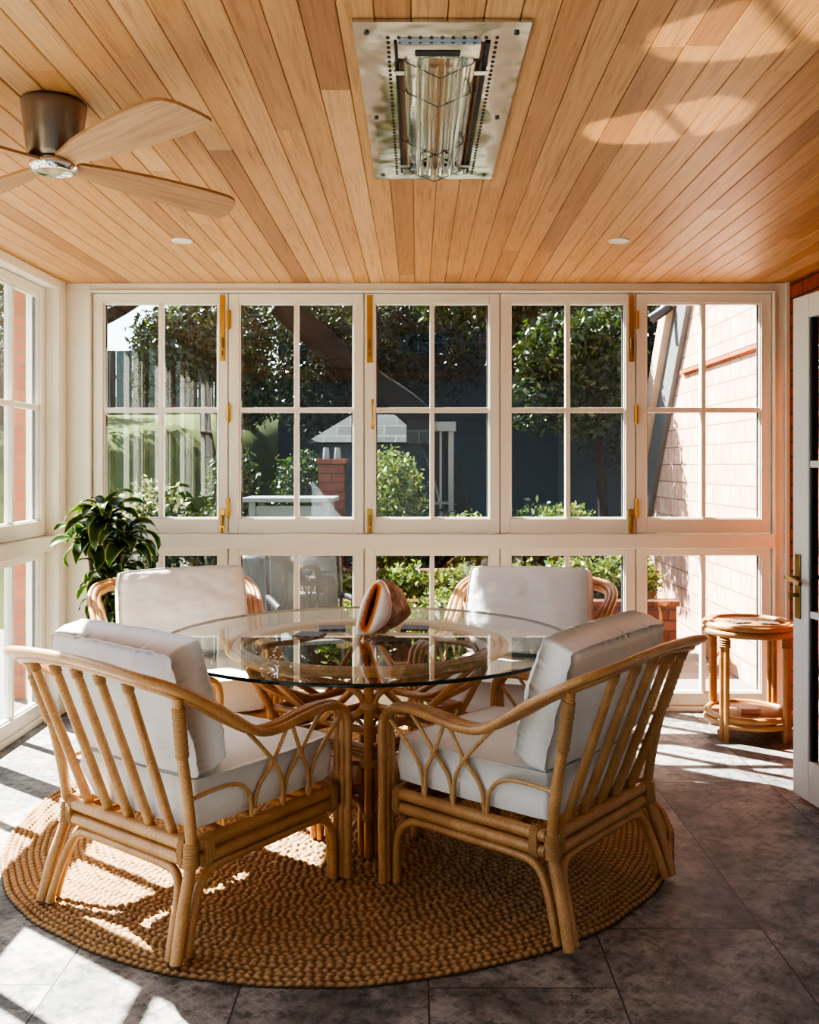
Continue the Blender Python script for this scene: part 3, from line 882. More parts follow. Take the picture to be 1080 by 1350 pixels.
chair0 = make_chair()
SEAT = Matrix.Translation((0, .385, .392)) @ Matrix.Rotation(PI/2, 4, 'X')
chairs = [
    # world (x, y) of the midpoint of the rear feet, facing direction
    ((-.9075, 2.749), (.598, .8013), 'rattan armchair at the front left of the table seen from behind, by the left windows',
     'white seat cushion in the front left rattan armchair, sunlit at the front', 'grey shaded white back cushion in the front left rattan armchair, sunlit along its top'),
    ((.628, 2.873), (-.765, .644), 'rattan armchair at the front right of the table, back turned toward the open door',
     'white seat cushion in the front right rattan armchair, in shade', 'white back cushion in the front right rattan armchair, leaning in shade'),
    ((-1.15, 4.50), (.38, -.925), 'rattan armchair at the rear left of the table in front of the potted plant',
     'white seat cushion in the rear left rattan armchair, half lit by sun', 'wide white back cushion facing the room in front of the potted plant'),
    ((.555, 4.52), (-.40, -.917), 'rattan armchair at the rear right of the table, in front of the low windows',
     'white seat cushion in the rear right rattan armchair, seen through the glass', 'white back cushion in the rear right armchair, standing against the low windows'),
]
for i, ((x, y), f, lab, ls, lb) in enumerate(chairs):
    rz = math.atan2(f[1], f[0]) - PI/2
    c = chair0 if i == 0 else dup(chair0)
    c.location = (x, y, RUGZ); c.rotation_euler = (0,0,rz)
    tag(c, lab, 'armchair', 'rattan armchairs around the glass table')
    W = Matrix.Translation((x, y, RUGZ)) @ Matrix.Rotation(rz, 4, 'Z')
    s = make_cushion('seat_cushion', M['cushion'], .55, .58, .150, .132, 3.1+i*7.7, soft=.7, crown=5.0, wr=.004)
    s.matrix_world = W @ SEAT
    tag(s, ls, 'cushion', 'seat cushions of the rattan armchairs')
    hgt = (.385,.385,.392,.395)[i]; dx = (0,0,-.016,-.010)[i]
    b = make_cushion('back_cushion', M['cushion'], .57, hgt, .20, .105, 11.3+i*5.9, soft=.5, wr=.014)
    tl = math.radians(17)
    b.matrix_world = W @ Matrix.Translation((dx, .105, .486+hgt/2-.012)) @ Matrix.Rotation(tl, 4, 'X') @ Matrix.Rotation(random.uniform(-.03,.03), 4, 'Y')
    tag(b, lb, 'cushion', 'back cushions of the rattan armchairs')

# ------------------------------------------------------------------ glass table
TC = (-.18, 3.45); TR = .75; TZ = .745
def table():
    root = empty('dining_table', (TC[0], TC[1], RUGZ))
    tag(root, 'round glass topped dining table on an amber rattan base in the middle of the rug', 'table')
    zt = TZ - RUGZ
    n = 128
    # slab: top and bottom panes plus a dark green polished edge
    for nm, z, flip in (('glass_top', zt, False),):
        vs = [(TR*.998*math.cos(2*PI*k/n), TR*.998*math.sin(2*PI*k/n), z) for k in range(n)]
        g = MB().add(vs, [tuple(range(n))]).build('glass_top', M['table_glass'], root)
    MB().lathe([(TR*.998,zt+.0002),(TR,zt-.002),(TR,zt-.010),(TR*.998,zt-.012)], n, smooth=True)
    e = MB(); vs = []; fs = []
    for k in range(n):
        a = 2*PI*k/n
        for rr_, z in ((TR*.9975,zt),(TR,zt-.002),(TR,zt-.009),(TR*.9975,zt-.011)): vs.append((rr_*math.cos(a), rr_*math.sin(a), z))
    for k in range(n):
        k2 = (k+1)%n
        for j in range(3): fs.append((k*4+j, k*4+j+1, k2*4+j+1, k2*4+j))
    e.add(vs, [f[::-1] for f in fs], True); e.build('glass_edge', M['table_edge'], root)
    RD, BD = M['rattan_dark'], M['binding']
    # top ring, three flat canes
    ring = MB()
    for r_ in (.452,.477,.502):
        ring.tube([(r_*math.cos(2*PI*k/72), r_*math.sin(2*PI*k/72), zt-.026) for k in range(72)], .0128, 9, closed=True)
    ring.build('support_ring', M['rattan'], root)
    prof = [(.182,0),(.186,.08),(.196,.15),(.230,.25),(.280,.35),(.335,.46),(.395,.57),(.437,.65),(.462,zt-.045)]
    def rad(z):
        for (r0,z0),(r1,z1) in zip(prof[:-1],prof[1:]):
            if z <= z1: return r0+(r1-r0)*(z-z0)/(z1-z0)
        return prof[-1][0]
    def C(r_, a, z): return Vector((r_*math.cos(a), r_*math.sin(a), z))
    for k in range(4):
        a = -PI/2 + k*PI/2 + 0.06
        ca, sa = math.cos(a), math.sin(a)
        def P(dr, tang, z): return Vector((ca*(rad(z)+dr) - sa*tang, sa*(rad(z)+dr) + ca*tang, z))
        l = MB()
        l.tube(cr([P(.012,0,z) for _, z in prof],4), .0155, 10)
        for t_ in (-.024,.024): l.tube(cr([P(-.010,t_,z) for _, z in prof if z < .3]+[P(-.006,t_*.9,.33)],4), .0125, 10)
        leg = l.build('leg', RD, root)
        for z in (.150,.36,.585):
            w = MB(); wrap(w, P(.006,0,z-.012), P(.006,0,z+.012), .021, 4, (1.0,1.35)); w.build('binding', BD, leg)
        for sg in (1,-1):
            s = MB()
            # garland springing from the collar, and its mirror below
            s.tube(cr([P(.010,sg*.016,.582), P(.006,sg*.030,.618), C(rad(.62),a+sg*.20,.648), C(rad(.64),a+sg*.42,.660), C(rad(.64)-.03,a+sg*PI/4,.658)],6), .0118, 8)
            s.tube(cr([P(.004,sg*.014,.582), P(-.024,sg*.030,.545), C(rad(.49)-.085,a+sg*.22,.505), C(rad(.475)-.10,a+sg*.45,.482), C(.236,a+sg*PI/4,.474)],6), .0118, 8)
            s.build('scroll', RD, root)
            # straight stay from the leg head to the middle tie
            MB().tube([P(-.012,sg*.02,zt-.06), C(.245,a+sg*PI/4-sg*.10,.478)], .0125, 8).build('stay', RD, root)
            MB().tube([P(-.004, sg*(.046+.027*math.cos(q*2*PI/20)), .305+.047*math.sin(q*2*PI/20)) for q in range(20)], .0078, 7, closed=True).build('curl', RD, root)
            MB().tube(cr([P(.004,sg*.022,.165), P(0,sg*.034,.200), C(rad(.235),a+sg*.30,.225), C(rad(.24)-.02,a+sg*.62,.235)],6), .009, 8).build('scroll', RD, root)
    for k in range(4):
        a, b = -PI/2 + k*PI/2 + 0.06, -PI/2 + (k+1)*PI/2 + 0.06
        for z, q in ((.375,.0145),(.405,.0135),(.472,.0145)):
            MB().tube([C(rad(z)-.008,a,z), C(rad(z)-.008,b,z)], q, 9).build('tie_rail', RD, root)
    r_ = rad(.235)-.012
    MB().tube([(r_*math.cos(2*PI*k/48), r_*math.sin(2*PI*k/48), .235) for k in range(48)], .0125, 8, closed=True).build('tie_ring', RD, root)
    # woven under-shelf carried by the lower ring
    MB().lathe([(.0,.237),(.212,.237),(.212,.243),(.0,.243)], 40).build('shelf', M['wicker'], root)
table()

def at_glass(px_, py_):
    y = (1.37-TZ)*1243/(py_-614); return ((px_-550)*y/1243, y)
for k, (x, y, rz, lab) in enumerate(((438,829,.1,'dark patterned square coaster on the glass left of the seashell, farther one'),
                             (408,838,-.25,'dark patterned square coaster on the glass left of the seashell, nearer one'),
                             (507,845,.35,'dark patterned square coaster on the glass in front of the seashell'),
                             (547,829,-.1,'dark patterned square coaster on the glass right of the seashell'))):
    X, Y = at_glass(x, y)
    o = MB().box(-.05,.05,-.05,.05,0,.006).build('coaster', M['coaster'], bevel=.002)
    o.location = (X, Y, TZ+.0006); o.rotation_euler = (0,0,rz)
    tag(o, lab, 'coaster', 'square coasters on the glass table')

# ------------------------------------------------------------------ seashell
def shell():
    X, Y = at_glass(492, 842)
    root = empty('conch_shell', (X, Y+.03, TZ+.001))
    tag(root, 'large conch shell standing on the glass tabletop, orange mouth toward the room', 'seashell')
    # lip outline (x, z) in metres relative to the base
    S = .000878
    ol = [(285,80),(262,92),(238,122),(218,165),(203,215),(194,262),(194,292),(210,308),(238,306),(270,292),(300,268),(322,238),(331,200),(328,160),(318,120),(304,92)]
    oc = cr([((a-262)*S*1.10, 0, (310-b)*S*1.03) for a, b in ol], 5, True)
    n = len(oc)
    # slit axis
    s0 = Vector(((276-262)*S, 0, (310-104)*S)); s1 = Vector(((226-262)*S, 0, (310-272)*S))
    rings = 16
    V = []; A = []
    for j in range(rings):
        f = j/(rings-1)      # 0 = slit line, 1 = outer edge
        for p in oc:
            d = (p-s0).dot((s1-s0))/((s1-s0).length_squared); d = min(1, max(0, d))
            q = s0.lerp(s1, d)
            # slit has a little width in the middle
            wd = .030*math.sin(PI*d)**.8
            dirv = (p-q); 
            q2 = q + (dirv.normalized()*wd*.25 if dirv.length > 1e-6 else Vector())
            c = q2.lerp(p, f)
            dist = (c-q).length
            depth = .028*math.exp(-(dist/.018)**2)*math.sin(PI*(0.08+0.84*d))**.5
            bulge = -.013*math.sin(PI*min(1,f))**1.0 + .012*max(0,(f-.8)/.2)**2
            ridge = 0
            if c.x < q.x and .15 < f < .5: ridge = -.0018*abs(math.sin(d*38))
            V.append((c.x, depth + bulge + ridge, c.z)); 
            tooth = .16*max(0, math.sin(d*46)) if c.x < q.x and .25 < f < .75 else 0
            A.append(min(1, dist/.040+tooth) if f < 1 else 1)
    idx = np.arange(rings*n).reshape(rings, n); idx = np.hstack([idx, idx[:, :1]])
    q = np.stack([idx[:-1,:-1], idx[1:,:-1], idx[1:,1:], idx[:-1,1:]], -1).reshape(-1,4)
    lip = np_mesh('lip', np.array(V), q, M['lip'], root, True, {'slit': A})
    # knobbly body swelling behind and to the right
    nu, nv = 40, 28
    P = np.zeros((nu, nv, 3))
    for i in range(nu):
        a = 2*PI*i/nu
        for j in range(nv):
            t = j/(nv-1)                 # 0 = behind lip, 1 = spire tip
            k = int(a/(2*PI)*n) % n
            base = oc[int(i*n/nu) % n]
            cx, cz = .088, .070
            rad = math.cos(t*PI/2)**.62
            x = base.x*(.965)*(1-t)**.35*rad + (cx+.02*t)*math.sin(t*PI/2)
            z = (base.z-.1)*.965*rad*(1-.25*t) + .1*(1-t) + (cz+.0)*t
            y = .010 + .120*math.sin(t*PI/2)
            sp = .013*max(0, math.sin(5.5*a+.6))**3*max(0, math.sin(t*PI*3.2))**2
            nx = Vector((base.x-cx*t, 0, base.z-.09)).normalized()
            sw = .020*math.sin(PI*t)**.8
            P[i, j] = (x+nx.x*(sp+sw), y, max(.001, z+nx.z*(sp+sw*.6)))
    grid_mesh('shell_body', P, M['shell'], root, True, True)
    root.rotation_euler = (0, 0, -.05)
shell()

# ------------------------------------------------------------------ side table
def side_table():
    c = (1.70, 4.83, 0)
    root = empty('side_table', c)
    tag(root, 'small round two tier rattan side table in front of the right low window', 'side table')
    R, z1, z0 = .215, .575, .105
    t = MB()
    for r_, z in ((R,z1-.013),(R+.005,z1-.043),(R-.024,z1-.008)): t.tube([(r_*math.cos(2*PI*k/56), r_*math.sin(2*PI*k/56), z) for k in range(56)], .0165, 10, closed=True)
    top = t.build('top_rim', M['rattan'], root)
    MB().lathe([(0,z1-.012),(R-.03,z1-.012),(R-.03,z1-.004),(0,z1-.004)], 48).build('top', M['wicker'], root)
    t = MB()
    for r_, z in ((R-.012,z0+.006),(R-.006,z0-.026)): t.tube([(r_*math.cos(2*PI*k/56), r_*math.sin(2*PI*k/56), z) for k in range(56)], .0155, 10, closed=True)
    t.build('shelf_rim', M['rattan'], root)
    MB().lathe([(0,z0),(R-.02,z0),(R-.02,z0+.008),(0,z0+.008)], 48).build('shelf', M['wicker'], root)
    for k in range(4):
        a = math.radians(-52 + 90*k)
        l = MB()
        for da in (-.062,.062):
            x, y = (R-.002)*math.cos(a+da), (R-.002)*math.sin(a+da)
            l.tube([(x,y,0),(x,y,z1-.055)], .0142, 10)
        leg = l.build('leg', M['rattan'], root)
        w = MB()
        x, y = (R-.002)*math.cos(a), (R-.002)*math.sin(a)
        for q in range(4):
            zq = z1-.105+q*.011
            pts = []
            for s in range(16):
                b = 2*PI*s/16
                u, v = .0305*math.cos(b), .0175*math.sin(b)
                pts.append((x - math.sin(a)*u + math.cos(a)*v, y + math.cos(a)*u + math.sin(a)*v, zq))
            w.tube(pts, .0052, 6, closed=True)
        w.build('binding', M['binding'], leg)
    return c
st = side_table()
for dx, dy, rz, lab in ((-.06,-.02,.3,'flat square coaster on top of the round side table, nearer the window centre'), (.085,-.055,-.2,'flat square coaster on top of the round side table, nearer the brick wall')):
    o = MB().box(-.045,.045,-.045,.045,0,.006).build('coaster', M['coaster'], bevel=.002)
    o.location = (st[0]+dx, st[1]+dy, .572); o.rotation_euler = (0,0,rz)
    tag(o, lab, 'coaster', 'square coasters on the side table')
o = MB().box(-.05,.05,-.035,.035,0,.026).build('small_box', M['pink'], bevel=.003)
o.location = (st[0]-.01, st[1]-.03, .1135); o.rotation_euler = (0,0,-.05)
tag(o, 'small pale pink box lying on the lower shelf of the side table', 'box')

# ------------------------------------------------------------------ potted dracaena
def strap_leaf(V, Q, E, Rn, base, az, el, L, Wd, droop, twist, rv):
    n = 9
    p = Vector(base); o = len(V)
    d_el = el
    side0 = Vector((-math.sin(az), math.cos(az), 0))
    for i in range(n):
        t = i/(n-1)
        w = Wd*(0.22+0.85*math.sin(PI*min(1,t*0.9+0.08))**0.9)*(1-t**5) if i < n-1 else 0.0012
        e = d_el - droop*t**1.25
        d = Vector((math.cos(az)*math.cos(e), math.sin(az)*math.cos(e), math.sin(e)))
        up = side0.cross(d).normalized()*-1
        tw = twist*t
        sd = side0*math.cos(tw) + up*math.sin(tw)
        nn = d.cross(sd)
        wav = .006*math.sin(t*9+rv*20)
        for k in range(5):
            s = k/2-1
            V.append(tuple(p + sd*(s*w/2) - nn*(-.16*w*(abs(s)) + wav*s)))
            E.append(abs(s)); Rn.append(rv)
        if i: 
            for k in range(4):
                a = o+(i-1)*5+k
                Q.append((a, a+5, a+6, a+1))
        p = p + d*(L/(n-1))
def plant():
    c = Vector((-1.56, 4.76, 0))
    root = empty('potted_plant', c)
    tag(root, 'dracaena house plant with yellow edged green leaves standing in the left corner', 'plant')
    MB().lathe([(.11,0),(.125,.02),(.155,.25),(.16,.30),(.148,.30),(.142,.26),(.0,.26)], 36).build('pot', M['pot'], root)
    MB().lathe([(.0,.268),(.141,.268),(.141,.262),(.0,.262)], 24).build('soil', M['soil'], root)
    s = MB()
    heads = [((-.01,-.02,1.10), 26, 1.0), ((.09,-.03,.98), 20, 1.0), ((-.10,.0,.98), 20, 1.0), ((.05,.06,.90), 14, .9), ((0,-.05,.80), 20, .9), ((-.03,.04,.66), 12, .8), ((.05,-.03,.62),12,.8)]
    for (x,y,z), k, sc in heads:
        s.tube(cr([(x*.3,y*.3,.26),(x*.6,y*.6,.26+(z-.26)*.5),(x,y,z)],5), .011, 8)
    s.build('stem', M['cane_stem'], root)
    V, Q, E, Rn = [], [], [], []
    R = random.Random(21)
    for (x,y,z), k, sc in heads:
        for i in range(k):
            t = i/k
            az = i*2.39996 + R.uniform(-.25,.25)
            el = math.radians(78-70*t + R.uniform(-8,8))
            L = sc*R.uniform(.18,.26)
            strap_leaf(V, Q, E, Rn, (x, y, z-.06*t+.02), az, el, L, R.uniform(.060,.082)*sc, R.uniform(1.8,3.0), R.uniform(-.7,.7), R.random())
    o = np_mesh('foliage', np.array(V), np.array(Q), M['leaf_plant'], root, True, {'edge': E, 'rnd': Rn})
plant()

# ------------------------------------------------------------------ garden beyond the glass
def leaves(name, blobs, n, size, mat, parent, seed, flat=0.5, asp=0.45):
    """blobs: (cx,cy,cz,rx,ry,rz,weight)"""
    g = np.random.default_rng(seed)
    w = np.array([b[6] for b in blobs], float); w /= w.sum()
    k = g.choice(len(blobs), n, p=w)
    B = np.array([b[:6] for b in blobs])[k]
    d = g.normal(size=(n,3)); d /= np.linalg.norm(d, axis=1, keepdims=True)
    r = g.uniform(0.55, 1.05, (n,1))
    c = B[:, :3] + d*r*B[:, 3:6]
    # clump the leaves
    cl = g.normal(size=(n,3))*0.03
    c += cl
    nrm = d*flat + g.normal(size=(n,3))*0.7; nrm /= np.linalg.norm(nrm, axis=1, keepdims=True)
    t = np.cross(nrm, g.normal(size=(n,3))); t /= np.linalg.norm(t, axis=1, keepdims=True)
    b = np.cross(nrm, t)
    L = size*g.uniform(0.6, 1.3, (n,1)); W = L*asp
    V = np.stack([c - t*L*.5, c + b*W*.5 - t*L*.08, c + t*L*.5, c - b*W*.5 - t*L*.08], 1).reshape(-1,3)
    Q = np.arange(n*4).reshape(n,4)
    return np_mesh(name, V, Q, mat, parent, False, {'rnd': np.repeat(g.random(n)**1.6, 4)})

def tree(loc, label, blobs, n, size, mat, trunk, seed, name='garden_tree', cat='tree', group='trees in the garden'):
    root = empty(name, loc)
    tag(root, label, cat, group)
    leaves('crown', blobs, n, size, M[mat], root, seed)
    t = MB()
    for pts, r0, r1 in trunk:
        p = cr(pts, 6); m = len(p)
        t.tube(p, [r0+(r1-r0)*i/(m-1) for i in range(m)], 9)
    if trunk: t.build('trunk', M['bark'], root)
    return root

def gz(x, y):   # garden ground height: the lawn climbs at the left
    if y < 8.6: return -0.12
    k = min(1, max(0, (-1.5-x)/1.0))
    t = min(1, (y-8.6)/2.9); t = t*t*(3-2*t)
    return -0.12 + k*(1.98*t + max(0, y-11.5)*0.10)
g = MB().box(-14, 9, YB+0.13, 8.6, -0.35, -0.12)
tag(g.build('ground', M['patio']), 'grey paved patio outside the windows', kind='structure')
tag(MB().box(-14, XL-0.26, -4, YB+0.129, -0.35, -0.12).build('ground_side', M['patio']), 'grey paving outside the left windows', kind='structure')
nx_, ny_ = 50, 40
P = np.zeros((nx_, ny_, 3))
for i in range(nx_):
    for j in range(ny_):
        x = -14+26*i/(nx_-1); y = 8.6+16*j/(ny_-1)
        P[i,j] = (x, y, gz(x,y)+.02*noise.noise((x,y,0)))
lw_ = grid_mesh('ground_lawn', P, M['lawn'], None)
tag(lw_, 'sloping mown lawn of the garden, sunlit in strips, with dappled shade in its colour', kind='structure')

# dark weatherboarded house with a hipped slate roof, standing in for bluish pane reflections
def house():
    root = empty('stand_in_house', (0.6, 14.5, -0.1)); off = Matrix.Translation((-.6,-14.5,.1))
    tag(root, 'dark slate blue house behind the garden trees, standing in for reflections in the panes', 'house')
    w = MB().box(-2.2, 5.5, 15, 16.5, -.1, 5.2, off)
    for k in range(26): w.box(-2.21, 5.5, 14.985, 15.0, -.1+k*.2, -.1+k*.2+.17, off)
    w.build('wall', M['slate_wall'], root)
    r = MB().add([(-2.5,14.7,5.21),(5.8,14.7,5.21),(5.8,16.8,5.21),(-2.5,16.8,5.21),(-1.2,15.75,6.4),(4.5,15.75,6.4)], [(0,1,5,4),(1,2,5),(2,3,4,5),(3,0,4),(3,2,1,0)], False, off)
    r.build('roof', M['slate'], root)
house()
def shed():
    root = empty('garden_shed', (-.53, 11.6, -.1)); o = Matrix.Translation((.53,-11.6,.1))
    tag(root, 'small garden shed with a pale hipped slate roof', 'shed')
    MB().box(-1.12,.05,11,12.2,-.1,1.62,o).build('wall', M['slate_wall'], root)
    MB().add([(-1.28,10.85,1.64),(.2,10.85,1.64),(.2,12.35,1.64),(-1.28,12.35,1.64),(-.80,11.6,2.0),(-.28,11.6,2.0)], [(0,1,5,4),(1,2,5),(2,3,4,5),(3,0,4),(3,2,1,0)], False, o).build('roof', M['slate'], root)
shed()
def pillar():
    root = empty('brick_pillar', (-.745, 8.3, -.12)); o = Matrix.Translation((.745,-8.3,.12))
    tag(root, 'red brick pillar with a flat cap standing in the garden', 'pillar')
    MB().box(-.855,-.635,8.2,8.42,-.12,1.38,o).build('shaft', M['brick_garden'], root)
    MB().box(-.875,-.615,8.18,8.44,1.38,1.43,o).build('cap', M['brick_garden'], root, bevel=.004)
    for x in (-.80,-.70): MB().lathe([(.03,0),(.025,.09),(.02,.1)], 12, (x,8.3,1.4305), o).build('chimney_pot', M['pale_green'], root)
pillar()
def garden_table():
    root = empty('garden_table', (-1.03, 7.7, -.12)); o = Matrix.Translation((1.03,-7.7,.12))
    tag(root, 'white flat topped garden table standing before the brick pillar', 'table')
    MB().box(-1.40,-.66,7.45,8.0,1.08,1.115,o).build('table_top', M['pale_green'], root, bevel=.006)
    for x in (-1.34,-.75):
        for y in (7.5,7.93): MB().box(x,x+.05,y,y+.04,-.12,1.079,o).build('leg', M['pale_green'], root)
    MB().box(-1.335,-.735,7.52,7.54,.9,1.05,o).build('apron', M['pale_green'], root)
garden_table()
def porch():
    root = empty('porch_frame', (.30, 9.03, -.12)); o = Matrix.Translation((-.30,-9.03,.12))
    tag(root, 'weathered white porch frame with a small shingled canopy in the garden', 'porch')
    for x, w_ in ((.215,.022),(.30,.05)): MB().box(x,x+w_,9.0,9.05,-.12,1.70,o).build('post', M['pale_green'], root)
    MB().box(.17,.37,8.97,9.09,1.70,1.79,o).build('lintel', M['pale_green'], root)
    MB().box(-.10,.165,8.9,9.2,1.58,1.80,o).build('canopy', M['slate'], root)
    MB().box(.165,.299,9.015,9.04,1.00,1.025,o).build('cross_rail', M['pale_green'], root)
porch()
def fence():
    root = empty('garden_fence', (-4.5, 15.0, 2.2)); o = Matrix.Translation((4.5,-15.0,-2.2))
    tag(root, 'dark close boarded fence at the back of the lawn', 'fence')
    m = MB()
    for k in range(34): m.box(-7.0+k*.13,-7.0+k*.13+.12,15.0+.01*(k%2),15.03+.01*(k%2),2.2,3.2,o)
    m.build('boards', M['fence'], root)
    MB().box(-7.0,-2.6,14.97,14.999,2.75,2.81,o).build('rail', M['fence'], root)
fence()
# garden planters: red brick edging in two steps
def planter(x0, x1, y0, y1, z1, label):
    root = MB().box(x0,x1,y0,y1,-.12,z1)
    o = root.build('brick_planter', M['brick_garden'])
    tag(o, label, 'planter', 'brick planters outside the low windows')
    c = MB().box(x0-.02,x1+.02,y0-.02,y1+.02,z1,z1+.04).build('coping', M['brick_garden'], o, bevel=.006)
planter(-.95, 1.9, 6.9, 7.02, .34, 'low red brick planter wall nearest the windows')
planter(-.6, 1.9, 7.5, 7.62, .50, 'higher red brick planter wall behind the lower one')

trees = [   # x, y, label, crown blobs (absolute height), leaves, leaf size, leaf kind, trunks (absolute), seed
 (-4.55,11.6, 'dark tree with a thick bent bough at the left edge of the lawn', [(.1,0,3.5,.9,.6,.40,1),(-1.1,.3,3.0,.8,.6,.7,1),(.3,.3,4.2,1.1,.9,.6,1)], 5500, .10, 'leaf_dark',
   [([(-.6,0,1.6),(-.5,0,2.3),(-.1,-.1,2.9),(.75,-.2,3.15),(1.3,-.2,3.45)],.17,.06),([(-.1,-.1,2.9),(.1,0,3.5),(.5,0,3.9)],.10,.05)], 1),
 (-2.95,10.9, 'broad dark evergreen on the lawn behind the first casement', [(.2,0,2.75,.55,.5,.5,2),(.75,.1,2.9,.55,.5,.6,2),(1.0,.1,2.2,.35,.35,.4,1),(-.05,0,2.35,.3,.3,.25,.6)], 12000, .085, 'leaf_mid',
   [([(.55,0,1.4),(.5,0,2.0),(.55,0,2.9)],.08,.04)], 2),
 (-1.35,13.2, 'tall dark tree behind the shed', [(-.3,0,3.0,.9,.6,.9,1),(.5,.1,3.3,.9,.6,.9,1),(1.4,.2,3.1,.9,.6,1.0,1),(.3,0,2.2,.9,.5,.5,1)], 17000, .085, 'leaf_dark',
   [([(.3,0,.2),(.3,0,1.6),(.3,0,3.0)],.15,.06)], 3),
 (.30,10.2, 'leafy tree in front of the slate blue house, its leaning trunk standing in for a pane reflection', [(.35,0,3.15,.7,.4,.30,2),(1.0,0,3.0,.5,.4,.5,2),(.75,.1,2.35,.25,.25,.4,1),(-1.3,.2,3.2,.7,.3,.3,1)], 8500, .085, 'leaf_mid',
   [([(.22,0,-.12),(.12,0,.85),(-.22,0,1.81),(-.956,0,2.39),(-1.78,0,3.11)],.17,.15)], 4),  # leaning trunk stands in for a dark diagonal reflection in the panes
 (1.35,9.0, 'bright tipped tree filling the fourth casement', [(.0,0,2.45,.42,.35,.35,2),(.45,.1,2.4,.35,.3,.5,2),(-.25,0,2.0,.28,.25,.3,1.2),(.2,.1,1.85,.4,.3,.22,1)], 8000, .075, 'leaf_mid',
   [([(.5,.2,-.12),(.45,.2,1.2),(.3,.1,2.3)],.06,.03)], 5),
 (-7.6,14.0, 'big dark tree added out of view at the far left to shade the lawn', [(0,0,3.6,1.5,1.4,1.3,1),(.6,.3,4.8,1.2,1.1,1.0,1)], 9000, .11, 'leaf_dark',
   [([(0,0,2.1),(0,0,3.6)],.16,.08)], 8),  # unseen tree, added to throw shade on the lawn
 (3.4,12.9, 'dark tree beyond the pale brick gable', [(0,0,2.6,1.5,1,1.4,1),(-1.2,0,3.2,1.2,.9,1.2,1)], 12000, .10, 'leaf_dark',
   [([(0,0,-.12),(0,0,2.6)],.14,.06)], 6),
 (-6.6,6.8, 'broad dark tree outside the left windows', [(0,0,1.6,1.2,1.6,1.2,1),(.3,1.2,1.2,1.0,1.0,1.0,1)], 11000, .10, 'leaf_dark',
   [([(0,0,-.12),(0,0,1.8)],.12,.06)], 7),
]
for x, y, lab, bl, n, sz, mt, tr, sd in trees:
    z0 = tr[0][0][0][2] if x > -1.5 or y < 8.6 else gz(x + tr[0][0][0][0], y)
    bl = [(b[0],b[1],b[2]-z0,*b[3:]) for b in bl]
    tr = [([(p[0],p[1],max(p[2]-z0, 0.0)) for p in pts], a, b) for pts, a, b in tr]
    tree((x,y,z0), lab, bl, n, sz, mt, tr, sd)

shrubs = [
 (-2.30,8.2, 'white flecked shrub at the foot of the sloping lawn', (.34,.25,.42), .92, 5000, .06, 'leaf_flower'),
 (-1.88,7.2, 'dark rounded shrub under the first casement', (.42,.28,.42), .70, 4500, .06, 'leaf_dark'),
 (-1.70,8.75, 'olive shrub left of the garden table', (.26,.25,.50), 1.15, 4000, .06, 'leaf_mid'),
 (-1.12,9.2, 'round shrub behind the garden table', (.28,.28,.40), 1.25, 3500, .055, 'leaf_mid'),
 (-.22,8.45, 'tall leafy shrub between the pillar and the porch', (.30,.25,.60), 1.05, 6500, .06, 'leaf_light'),
 (.28,8.3, 'dark shrub at the foot of the porch', (.22,.25,.36), .72, 3500, .06, 'leaf_dark'),
 (1.05,8.3, 'low shrub peeping over the sill of the fourth casement', (.36,.2,.36), .78, 3500, .06, 'leaf_mid'),
]
for x, y, lab, (rx,ry,rz_), cz, n, sz, mt in shrubs:
    z0 = gz(x, y)
    cz -= z0+.12
    tree((x,y,z0), lab, [(0,0,cz,rx,ry,rz_,2),(rx*.2,0,cz*.55,rx*.85,ry,rz_*.8,1)], n, sz, mt, [([(0,0,0),(.02,0,cz*.6),(0,0,cz)],.03,.012)], len(lab)*13, 'garden_shrub', 'shrub', 'shrubs in the garden')
hx = [(-.55,7.25,.36),(-.12,7.25,.40),(.32,7.25,.40),(.76,7.25,.42),(1.20,7.25,.46),(1.60,7.25,.50),(-.45,6.55,.24),(.20,6.55,.30),(.74,6.55,.28),(-.3,7.95,.70),(.45,7.95,.76),(1.25,7.95,.84)]
hl = ['behind the lower planter wall at its left end','behind the lower planter wall, second from its left end','behind the lower planter wall, third from its left end','behind the lower planter wall, fourth from its left end','behind the lower planter wall, fifth from its left end','behind the lower planter wall next to the pale brick gable',
      'before the lower planter wall at its left end','before the lower planter wall, middle one','before the lower planter wall, rightmost one','above the higher planter wall at its left end','above the higher planter wall, middle one','above the higher planter wall, rightmost one']
for k, (x, y, h) in enumerate(hx):
    tree((x,y,-.12), 'bright green hedge plant ' + hl[k], [(0,0,h+.12,.25,.15,.18,2),(.02,0,h*.5+.1,.21,.14,h*.42,1)], 3400, .055, 'leaf_light', [([(0,0,0),(.01,0,h*.6),(0,0,h)],.015,.008)], 300+k, 'hedge_plant', 'shrub', 'green plants in the brick planters')

# covered barbecue and patio chair on the terrace
def barbecue():
    root = empty('covered_barbecue', (-1.02, 6.4, -.12))
    tag(root, 'barbecue under a dark draped canvas cover outside the second low window', 'barbecue')
    n = 72; lv = 14
    P = np.zeros((n, lv, 3))
    for i in range(n):
        a = 2*PI*i/n
        for j in range(lv):
            t = j/(lv-1)
            sq = (abs(math.cos(a))**4+abs(math.sin(a))**4)**-.25
            fold = .018*math.sin(a*13+1.2*math.sin(a*3))*t
            r_ = (.17+.06*t)*sq*(1.0 if j else 0.02)+fold
            z = .92-.80*t**1.1 if j else .95
            P[i,j] = (r_*1.15*math.cos(a), r_*.8*math.sin(a), z)
    grid_mesh('cover', P, M['cover'], root, True, True)
    for sx in (-.16,.16):
        for sy in (-.10,.10): MB().tube([(sx,sy,0),(sx,sy,.4)], .014, 8).build('leg', M['dark_metal'], root)
barbecue()
